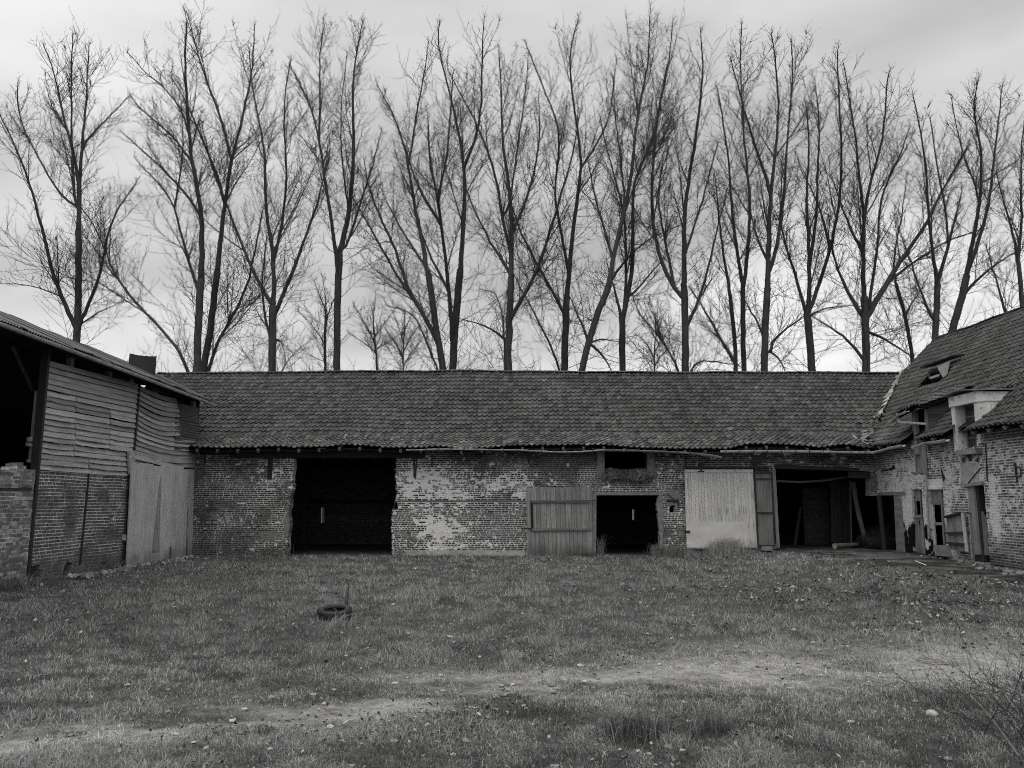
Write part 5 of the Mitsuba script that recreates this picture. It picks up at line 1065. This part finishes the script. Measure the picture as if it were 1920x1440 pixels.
    C, CR = sprout(p3, d3, L3b, np.full(len(i3), .0074), 2, .5, .12, r, .9)
    mb = MB(); mb.add(*tubes(A, AR)); mb.add(*tubes(Bp, BR)); mb.add(*tubes(C[:, [0, 2]], CR[:, [0, 2]]))
    # buds at the tips
    tips = C[:, 2]; nb_ = len(tips); dt = unit(C[:, 2] - C[:, 1]); sel = r.random(nb_) < .5
    mb.add(*tubes(np.stack([tips[sel] - dt[sel] * .03, tips[sel] + dt[sel] * .05], 1), np.full((sel.sum(), 2), .011)))
    NT = globals().get('NT', 0) + sum(map(len, mb.f)); mb.put(f'{key}__crown', 'twig_m')
# ---------------------------------------------------------------- yard things
INBLD = lambda x, y: (y > 24.97) & (x < XR + .2) | (x < XL + .02) & (y > 9) | (x > XR - .02)
def on(u, v): 
    q = pZ(u, v, 0.0)
    for _ in range(4): q = pZ(u, v, float(zg(q[0], q[1])))
    return q
# tyre
t0 = on(621, 1166); prof = np.array([[.150, -.055], [.160, -.075], [.205, -.085], [.228, -.070], [.238, -.045], [.239, -.03], [.234, -.027], [.239, -.022], [.240, 0], [.239, .022], [.234, .027], [.239, .03], [.238, .045], [.228, .070], [.205, .085], [.160, .075], [.150, .055], [.158, .045], [.185, .058], [.21, .05], [.222, .0], [.21, -.05], [.185, -.058], [.158, -.045]])
n = 48; g = np.arange(n) / n * 2 * np.pi
V = np.stack([prof[None, :, 0] * np.cos(g)[:, None], prof[None, :, 0] * np.sin(g)[:, None], np.tile(prof[None, :, 1], (n, 1))], -1); k = len(prof)
F = np.array([[i * k + j, ((i + 1) % n) * k + j, ((i + 1) % n) * k + (j + 1) % k, i * k + (j + 1) % k] for i in range(n) for j in range(k)])
tl = math.radians(7); Rm = np.array([[1, 0, 0], [0, math.cos(tl), -math.sin(tl)], [0, math.sin(tl), math.cos(tl)]])
TY = thing('tyre', 'old dark tyre lying flat in the yard grass', 'tyre')
V = V.reshape(-1, 3) @ Rm.T * [1, 1, 1.25] + t0 + [0, .20, .065]; put('tyre__casing', V, F, 'rubber_m', smooth=40)
lugs = MB()
for i in range(40):
    a = i / 40 * 2 * np.pi
    for s in (-1, 1):
        P = np.array([[rr * math.cos(a + da), rr * math.sin(a + da), z] for rr in (.236, .246) for da in (-.05, .05) for z in (s * .03, s * .066)])
        lugs.add(P @ Rm.T * [1, 1, 1.25] + t0 + [0, .20, .065], CUBEF)
lugs.put('tyre__tread', 'rubber_m', kind='stuff')
def blades(P, H, W, lean, tone, r, bend=True, az=None):
    n = len(P); az = r.uniform(0, 2 * np.pi, n) if az is None else az; fa = r.uniform(0, 2 * np.pi, n)
    d = np.stack([np.cos(az), np.sin(az), az * 0], 1) * lean[:, None]; s = np.stack([np.cos(fa), np.sin(fa), fa * 0], 1) * (W / 2)[:, None]
    z = np.array([0, 0, 1.0]); u = np.stack([tone, tone], 1)
    if bend:
        mid = P + d * (H * .35)[:, None] + z * (H * .62)[:, None]; tip = P + d * (H * 1.05)[:, None] + z * (H * (1 - .25 * lean))[:, None]
        V = np.stack([P - s, P + s, mid + s * .75, mid - s * .75, tip], 1); F = np.array([[0, 1, 2], [0, 2, 3], [3, 2, 4]])
    else:
        V = np.stack([P - s, P + s, P + d * H[:, None] + z * H[:, None]], 1); F = np.array([[0, 1, 2]])
    m = V.shape[1]
    return V.reshape(-1, 3), (F[None] + (np.arange(n) * m)[:, None, None]).reshape(-1, 3), np.repeat(u, m, 0)
# grass: one mass, thinner and paler on the worn track
r = np.random.default_rng(77)
N = 560000
d = np.exp(r.uniform(np.log(4.6), np.log(26.5), N)); th = r.uniform(-.64, .64, N)
x, y = d * np.sin(th), d * np.cos(th)
q = np.stack([x, y, x * 0], -1)
cl = meshkit.fbm(q * 1.1, 4, 3); cl2 = meshkit.fbm(q * 3.7 + 4, 3, 6); tr = track_np(x, y + 1.4 * (meshkit.fbm(q * .9 + 5, 3, 4) - .5)) * sm(.30, .58, meshkit.fbm(q * [1.1, 2.4, 1] + 2, 3, 17) + .22 * sm(1, 5, x) - .08 * sm(0, -4, x))
ok = ~INBLD(x, y) & ~shapely.contains_xy(PAD.buffer(-.05), x, y)
ok &= r.random(N) < (1 - .55 * tr) * (.55 + .9 * cl2)
x, y, d, cl, cl2, tr = x[ok], y[ok], d[ok], cl[ok], cl2[ok], tr[ok]; n = len(x)
P = np.stack([x, y, zg(x, y) - .008], 1)
Hh = (.020 + .046 * cl * cl2 * 1.7) * r.uniform(.5, 1.35, n) * (1 - .5 * tr) * (1 - .8 * np.exp(-(x - XL) / .8)) * (1 + .55 * sm(.56, .7, cl2)) * (1 + .02 * (d - 6))
Wd = np.maximum(.0045, .00075 * d) * r.uniform(.7, 1.3, n)
dry = (r.random(n) < .10 + .18 * sm(.5, .65, 1 - cl) + .30 * tr)
big = meshkit.fbm(q[ok] * .28 + 11, 3, 9)
tone = np.where(dry, r.uniform(.25, .6, n), r.uniform(.09, .26, n) * (.45 + 1.1 * big) * (.55 + .95 * sm(.36, .66, cl2))) * (1 + .0 * d) * (1 + .35 * tr)
lean = r.uniform(.1, 1.0, n) * (1 + .8 * tr)
nr = d < 9.5
mb = MB(); mb.add(*blades(P[nr], Hh[nr], Wd[nr], lean[nr], tone[nr], r, True)); mb.add(*blades(P[~nr], Hh[~nr], Wd[~nr], lean[~nr], tone[~nr], r, False))

mb.put('grass', 'grass_m'); tag('grass', 'short rough grass covering the yard', kind='stuff')
# tufts that stand out
def tuft(q, n, h, w, spread, tone, lab, cat='grass tuft', name='grass_tuft', lean=(.1, .9), group=None, az=None):
    q = np.asarray(q, float); P = q + np.stack([r.normal(0, spread, n), r.normal(0, spread * .6, n), np.zeros(n)], 1); P[:, 2] = zg(P[:, 0], P[:, 1]) - .01
    mb = MB(); mb.add(*blades(P, h * r.uniform(.4, 1.1, n), np.full(n, w) * r.uniform(.6, 1.3, n), r.uniform(*lean, n), r.uniform(*tone, n), r, True, az))
    k = mb.put(name, 'grass_m'); return tag(k, lab, cat, group)
tuft(on(1190, 1385), 700, .24, .006, .13, (.08, .25), 'tall shaggy grass tuft in the near foreground right of centre')
tuft(on(1350, 1375), 420, .17, .006, .13, (.07, .18), 'dark grass tuft beside the shaggy foreground tuft')
tuft(on(1010, 1345), 380, .14, .006, .16, (.07, .18), 'low dark grass tuft left of the shaggy foreground tuft')
tuft(on(1795, 1320), 420, .22, .006, .18, (.12, .4), 'loose tuft of arching pale grass near the bramble cane')
tuft(on(618, 1160), 60, .2, .006, .1, (.12, .3), 'short grass growing up inside the tyre')
tuft(on(632, 1176), 120, .24, .006, .09, (.2, .45), 'pale dry grass stalks bending over the tyre', lean=(.3, 1.3), az=r.normal(.6, .5, 120))
tuft([xz(1355, 1030)[0], 24.6, 0], 1500, .60, .010, .25, (.25, .55), 'bushy dry weed clump against the foot of the sliding door', 'weed clump', 'weed_clump', (.05, .7))
tuft([xz(1252, 1040)[0], 24.6, 0], 500, .42, .010, .26, (.10, .3), 'weeds at the wall foot between doorway and sliding door', 'weed clump', 'weed_clump', (.05, .9))
tuft([xz(1232, 1040)[0], 24.85, 0], 160, .5, .009, .12, (.12, .35), 'dry stalks across the right jamb of the dark doorway', 'weed clump', 'weed_clump', (.2, 1.2))
tuft([xz(1126, 1040)[0], 24.85, 0], 70, .7, .008, .08, (.12, .35), 'few tall dry stalks inside the left jamb of the dark doorway', 'weed clump', 'weed_clump', (.1, .6))
tuft([xz(1095, 1044)[0], 24.6, 0], 420, .2, .010, .25, (.06, .16), 'dark weeds below the folded plank door', 'weed clump', 'weed_clump', (.1, 1.2))
tuft([xz(520, 1035)[0], 24.6, 0], 260, .42, .009, .2, (.09, .25), 'thin weeds at the left jamb of the wide doorway', 'weed clump', 'weed_clump', (.05, .7))
tuft(on(175, 1072), 700, .40, .007, .34, (.06, .32), 'heap of dry stems along the left barn foot', 'weed clump', 'weed_clump', (.3, 1.8))
tuft(on(25, 1105), 420, .36, .007, .25, (.06, .3), 'dry stems at the far left below the broken parapet', 'weed clump', 'weed_clump', (.3, 1.8))
# stalk by the tyre
s0 = on(648, 1152)
SK = thing('weed_stalk', 'tall dead stalk standing beside the tyre', 'weed')
mb = MB(); top_ = pY(656, 1086, s0[1]); path = np.array([s0 - [0, 0, .05], s0 * .6 + top_ * .4 + [.01, 0, 0], s0 * .3 + top_ * .7 - [.008, 0, 0], top_]); mb.add(*tube(path, [.007, .006, .004, .003], 5)); 
path2 = np.array([s0 + [-.03, .02, -.05], pY(648, 1130, s0[1]), pY(647, 1116, s0[1])]); mb.add(*tube(path2, [.006, .004, .003], 5)); mb.put('weed_stalk__stem', 'twig_m')
mb = MB()
for k in range(34):
    t = r.uniform(.25, 1); c = s0 * (1 - t) + top_ * t + r.normal(0, .012, 3); mb.add(*slab([c, c + r.normal(0, .012, 3), c + r.normal(0, .014, 3), c + r.normal(0, .012, 3)], r.normal(0, .003, 3), 1.0))
mb.put('weed_stalk__leaves', 'leaf_m')
# leaf litter, gravel
def litter(P, size, r, up=.5):
    n = len(P); e1 = unit(r.normal(0, 1, (n, 3)) * [1, 1, up]) * (size * r.uniform(.7, 1.3, n))[:, None]; e2 = unit(np.cross(e1, r.normal(0, .35, (n, 3)) + [0, 0, 1])) * (size * r.uniform(.45, .8, n))[:, None]
    bend = np.array([0, 0, 1.0]) * (size * r.uniform(-.1, .6, n))[:, None]
    V = np.stack([P - e1, P - e2 * .9 + bend * .4, P + e1, P + e2 * .9 + bend * .4, P + bend * .1], 1); V[:, :, 2] = np.maximum(V[:, :, 2], P[:, 2:3] - .01)
    F = np.array([[0, 1, 4], [1, 2, 4], [2, 3, 4], [3, 0, 4]]); return V.reshape(-1, 3), (F[None] + (np.arange(n) * 5)[:, None, None]).reshape(-1, 3), np.repeat(r.random((n, 2)), 5, 0)
M = 42000
d = np.exp(r.uniform(np.log(4.8), np.log(25), M)); th = r.uniform(-.64, .64, M); x, y = d * np.sin(th), d * np.cos(th)
edge = np.array([PAD.exterior.distance(Point(a, b)) if a > 5 and b > 13 else 9 for a, b in zip(x, y)])
c = on(1700, 1120)
w = .06 + 2.2 * np.exp(-(edge / .7) ** 2) + 1.3 * np.exp(-(((x - c[0]) / 3.2) ** 2 + ((y - c[1]) / 2.6) ** 2)) + .28 * np.exp(-((y - 9.9 - .1 * (x - 4)) / .55) ** 2) * sm(-4, 3, x) + .5 * np.exp(-((x - XL - .5) / .5) ** 2) * (y > 11) + .4 * np.exp(-((y - 24.7) / .2) ** 2) + .16 * np.exp(-((d - 6) / 1.2) ** 2)
w *= .12 + 2.4 * meshkit.noise(np.stack([x * 1.1, y * 1.3, x * 0], -1), 8) ** 3
ok = (r.random(M) < w) & ~INBLD(x, y); x, y, d = x[ok], y[ok], d[ok]
mb = MB(); mb.add(*litter(np.stack([x, y, zg(x, y) + .025 + .02 * r.random(len(x))], 1), np.minimum(np.maximum(.022, .0028 * d), .05), r)); mb.put('leaf_litter', 'leaf_m'); tag('leaf_litter', 'dead leaves strewn over the grass and along the asphalt edge', kind='stuff')
# pale stones in the grass
def stone(q, s, seed):
    m = trimesh.creation.icosphere(subdivisions=2); v = np.asarray(m.vertices); rs = np.random.default_rng(seed)
    v = v * (1 + .55 * (meshkit.fbm(v * 1.4 + rs.random(3) * 9, 3, seed) - .5))[:, None] * rs.uniform(.6, 1.1, 3) * [1.15, 1, .62] * s
    return v + q + [0, 0, s * .22], np.asarray(m.faces)
SPOTS = [(1747, 1341, 22), (1255, 1403, 16), (1722, 1168, 12), (1372, 1165, 10), (1488, 1183, 10), (1425, 1225, 13), (1164, 1308, 11), (740, 1283, 14), (822, 1275, 11), (882, 1328, 11), (1525, 1206, 9), (1360, 1372, 9), (1540, 1313, 11), (1770, 1102, 8), (560, 1310, 10), (684, 1345, 9), (290, 1400, 8), (830, 1296, 9), (1030, 1350, 10), (452, 1376, 12), (1880, 1139, 9), (1098, 1290, 9), (1640, 1335, 8), (1440, 1350, 8)]
ORD = 'first second third fourth fifth sixth seventh eighth ninth tenth eleventh twelfth thirteenth fourteenth fifteenth sixteenth seventeenth eighteenth nineteenth twentieth twenty-first twenty-second twenty-third twenty-fourth'.split()
RANK = {i: k for k, i in enumerate(sorted(range(len(SPOTS)), key=lambda i: SPOTS[i][0]))}
for i, (u, v, w) in enumerate(SPOTS):
    q = on(u, v); dist = np.linalg.norm(q - [0, 0, CAMZ]); V, F = stone(q, w / FPX * dist * .47, 300 + i)
    k = put('stone', V, F, 'stone_m', smooth=30)
    tag(k, 'largest pale stone, in the right foreground grass' if i == 0 else f'small pale stone in the yard, {ORD[RANK[i]]} from the left among the pale stones', 'stone', 'pale stones in the grass')
mb = MB()
for i in range(520):
    dd = math.exp(r.uniform(math.log(5), math.log(14))); tt = r.uniform(-.6, .6); xx, yy_ = dd * math.sin(tt), dd * math.cos(tt)
    if r.random() > .15 + track_np(xx, yy_) + .5 * math.exp(-((yy_ - 9.9) / .5) ** 2) * (xx > -1): continue
    m = trimesh.creation.icosphere(subdivisions=0); mb.add(np.asarray(m.vertices) * [1.2, 1, .6] * r.uniform(.008, .028) + [xx, yy_, float(zg(xx, yy_)) + .01] + r.normal(0, .003, (12, 3)), m.faces)
mb.put('gravel', 'stone_m'); tag('gravel', 'small stones scattered along the worn track', kind='stuff')
# broken brick and tile along the foot of the left barn and of the house
mb = MB()
for i in range(170):
    if i < 110: q = np.array([XL + .12 + abs(r.normal(0, .28)), r.uniform(17.9, 24.4), 0])
    else: q = np.array([XR - .1 - abs(r.normal(0, .2)), r.uniform(16.8, 20.2), 0])
    q[2] = float(zg(q[0], q[1])) + .015; s = r.uniform(.4, 1.0); Rz = trimesh.transformations.euler_matrix(r.normal(0, .4), r.normal(0, .4), r.uniform(0, 6.3))[:3, :3]
    V, F = bx(-.09 * s, .09 * s, -.05, .05, -.025, .03, .014); mb.add(V @ Rz.T + q, F)
mb.put('rubble', 'brick_pale_m'); tag('rubble', 'broken brick and tile bits along the foot of the left barn and the house wall', kind='stuff')
# bramble bush at the right edge and a long cane
bq = on(1985, 1392); Rr = np.random.default_rng(5)
n = 80; base_ = bq + np.stack([Rr.normal(.1, .28, n), Rr.normal(0, .3, n), np.zeros(n)], 1); base_[:, 2] = zg(base_[:, 0], base_[:, 1])
D0 = np.stack([Rr.normal(-.35, .6, n), Rr.normal(0, .55, n), Rr.uniform(.5, 1.2, n)], 1)
A, AR = sprout(base_, D0, Rr.uniform(.4, .85, n), np.full(n, .0038), 7, -.15, .16, Rr, .4)
LA = np.linalg.norm(np.diff(A, axis=1), axis=2).sum(1)
i2, p2, d2_, t2, r2 = children(A, AR, LA, .05, Rr, .2, (25, 60)); L2b = Rr.uniform(.08, .32, len(i2)); Bp, BR = sprout(p2, d2_, L2b, np.full(len(i2), .0019), 4, .5, .15, Rr, .5)
SB = thing('bramble', 'leafless twiggy bramble bush at the right edge of the foreground', 'bush')
mb = MB(); mb.add(*tubes(A, AR, 5)); mb.put('bramble__stems', 'bramble_m', kind='stuff'); mb = MB(); mb.add(*tubes(Bp, BR)); mb.put('bramble__twigs', 'bramble_m', kind='stuff')
i3, p3, d3, t3, r3 = children(Bp, BR, L2b, .05, Rr, .1, (20, 80)); s3 = Rr.random(len(i3)) < .5
mb = MB(); mb.add(*litter(p3[s3] + d3[s3] * .015, np.full(s3.sum(), .008), Rr, 1.0)); mb.put('bramble__leaves', 'leaf_m', kind='stuff')
c0, c1, c2 = on(1912, 1425), on(1850, 1360), on(1792, 1312)
P = catmull([c0 + [0, 0, .02], c1 + [0, 0, .10], c2 + [0, 0, .16]], .08); put('bramble_cane', *tube(P, np.linspace(.008, .005, len(P)), 6), 'stile_m', smooth=True); tag('bramble_cane', 'long bare cane lying slantwise in the right foreground grass', 'cane')
# hay in the loft opening and in the open bay
def heap(key, c, size, n, lab, seed, mat_='hay_m', body='soil_m'):
    rs = np.random.default_rng(seed); m = trimesh.creation.icosphere(subdivisions=3); v = np.asarray(m.vertices); v = v * (1 + 1.1 * (meshkit.fbm(v * 2.2 + seed, 3, seed) - .5))[:, None] * size * .9 + c
    k = thing(key, lab, 'hay heap'); put(f'{k}__mass', v, m.faces, body, smooth=True)
    th = unit(rs.normal(0, 1, (n, 3))); p = th * (1 + 1.1 * (meshkit.fbm(th * 2.2 + seed, 3, seed) - .5))[:, None] * size * rs.uniform(.9, 1.06, n)[:, None] + c
    dr_ = unit(np.cross(th, rs.normal(0, 1, (n, 3))) + th * .3 - np.array([0, 0, .35])); L = rs.uniform(.08, .3, n)
    Q = np.stack([p - dr_ * L[:, None] / 2, p + dr_ * L[:, None] / 2 + rs.normal(0, .01, (n, 3))], 1)
    mb = MB(); V, F = tubes(Q, np.full((n, 2), .006), 3); u = np.repeat(rs.random((n, 2)), 4, 0); mb.add(V, F, u); mb.put(f'{k}__straws', mat_, kind='stuff')
x0, z0_ = xz(1150, 893); heap('hay_heap', np.array([x0, 25.12, z0_ + .02]), np.array([.42, .30, .17]), 3000, 'low hay bundle at the left of the loft opening', 3)
x0, z0_ = xz(1198, 893); heap('hay_heap', np.array([x0, 25.08, z0_ + .0]), np.array([.46, .34, .20]), 3600, 'shaggy hay spilling over the right of the loft sill', 4)
x0, _ = xz(1650, 1020, 26.0); heap('hay_heap', np.array([x0, 25.9, .15]), np.array([.8, .7, .62]), 4200, 'dark hay and litter heaped inside the open corner bay', 6, 'bay_wood_m')  # straws darkened, the shade of the bay is put into their colour
# logs and boards
def log(pts, r0, r1, lab, name='log', mat_='stile_m', end=True):
    P = catmull(pts, .15); R = np.linspace(r0, r1, len(P)) * (1 + .10 * (meshkit.noise(P * 4, 3) - .5)); k = thing(name, lab, 'pole' if 'pole' in lab else 'log')
    put(f'{k}__stem', *tube(P, R, 10, cap=False), mat_, smooth=True)
    for e, rr in ((P[0], R[0]), (P[-1], R[-1])):
        t = P[1] - P[0]; t /= np.linalg.norm(t); a = np.cross(t, [0.1, .2, 1]); a /= np.linalg.norm(a); b = np.cross(t, a); g = np.arange(10) * np.pi / 5
        put(f'{k}__cut_end', np.vstack([e + rr * (np.cos(g)[:, None] * a + np.sin(g)[:, None] * b), e]), np.array([[i, (i + 1) % 10, 10] for i in range(10)]), 'plaster_m')
log([pY(1600, 905, 26.0), pY(1606, 945, 25.9), pY(1614, 980, 25.75), pY(1623, 1014, 25.6)], .085, .07, 'crooked pale pole leaning in the open bay', mat_='cross_m')
log([pY(1501, 951, 27.2), pY(1495, 990, 27.0), pY(1490, 1024, 26.8)], .05, .06, 'thin dark pole leaning deep inside the open bay', mat_='bay_wood_m')
lq = on(1563, 1029); log([lq + [0, -.1, .09], lq + [.55, .25, .10], lq + [1.1, .5, .12]], .085, .06, 'short log lying at the mouth of the open bay')
Pb = [on(1788, 1048) + [0, 0, .03], on(1806, 1040) + [0, 0, .07], on(1846, 1044) + [0, 0, .09], on(1827, 1053) + [0, 0, .03]]
put('loose_board', *slab(Pb, [0, 0, 1.0], .035), 'stile_m'); tag('loose_board', 'weathered board lying on the asphalt below the dark doorway', 'board')
Pb = [on(1822, 1040) + [0, 0, .05], on(1858, 1041) + [0, 0, .08], on(1856, 1047) + [0, 0, .07], on(1824, 1043) + [0, 0, .05]]
put('stone_slab', *slab(Pb, [0, 0, 1.0], .06), 'cement_m'); tag('stone_slab', 'pale broken slab at the threshold of the dark doorway', 'slab')
Pp = on(1716, 1054); put('lath', *bar(Pp + [0, 0, .03], on(1736, 1062) + [0, 0, .03], .02, .015), 'paint_m'); tag('lath', 'thin white stick lying on the asphalt near the house', 'stick')
mb_ = 0
for i in range(8):
    q = on(1864 + i * 7, [1058, 1070, 1056, 1064, 1075, 1058, 1068, 1078][i]); V, F = stone(q, r.uniform(.06, .14), 600 + i)
    tag(put('rubble_stone', V, F, 'cement_m', smooth=30), f'dull rubble stone by the right end of the house wall, {ORD[i]} from the left', 'stone', 'rubble by the house wall')

import sys as _s
_s.stderr.write(f'trees {NT} grass {n}\n')
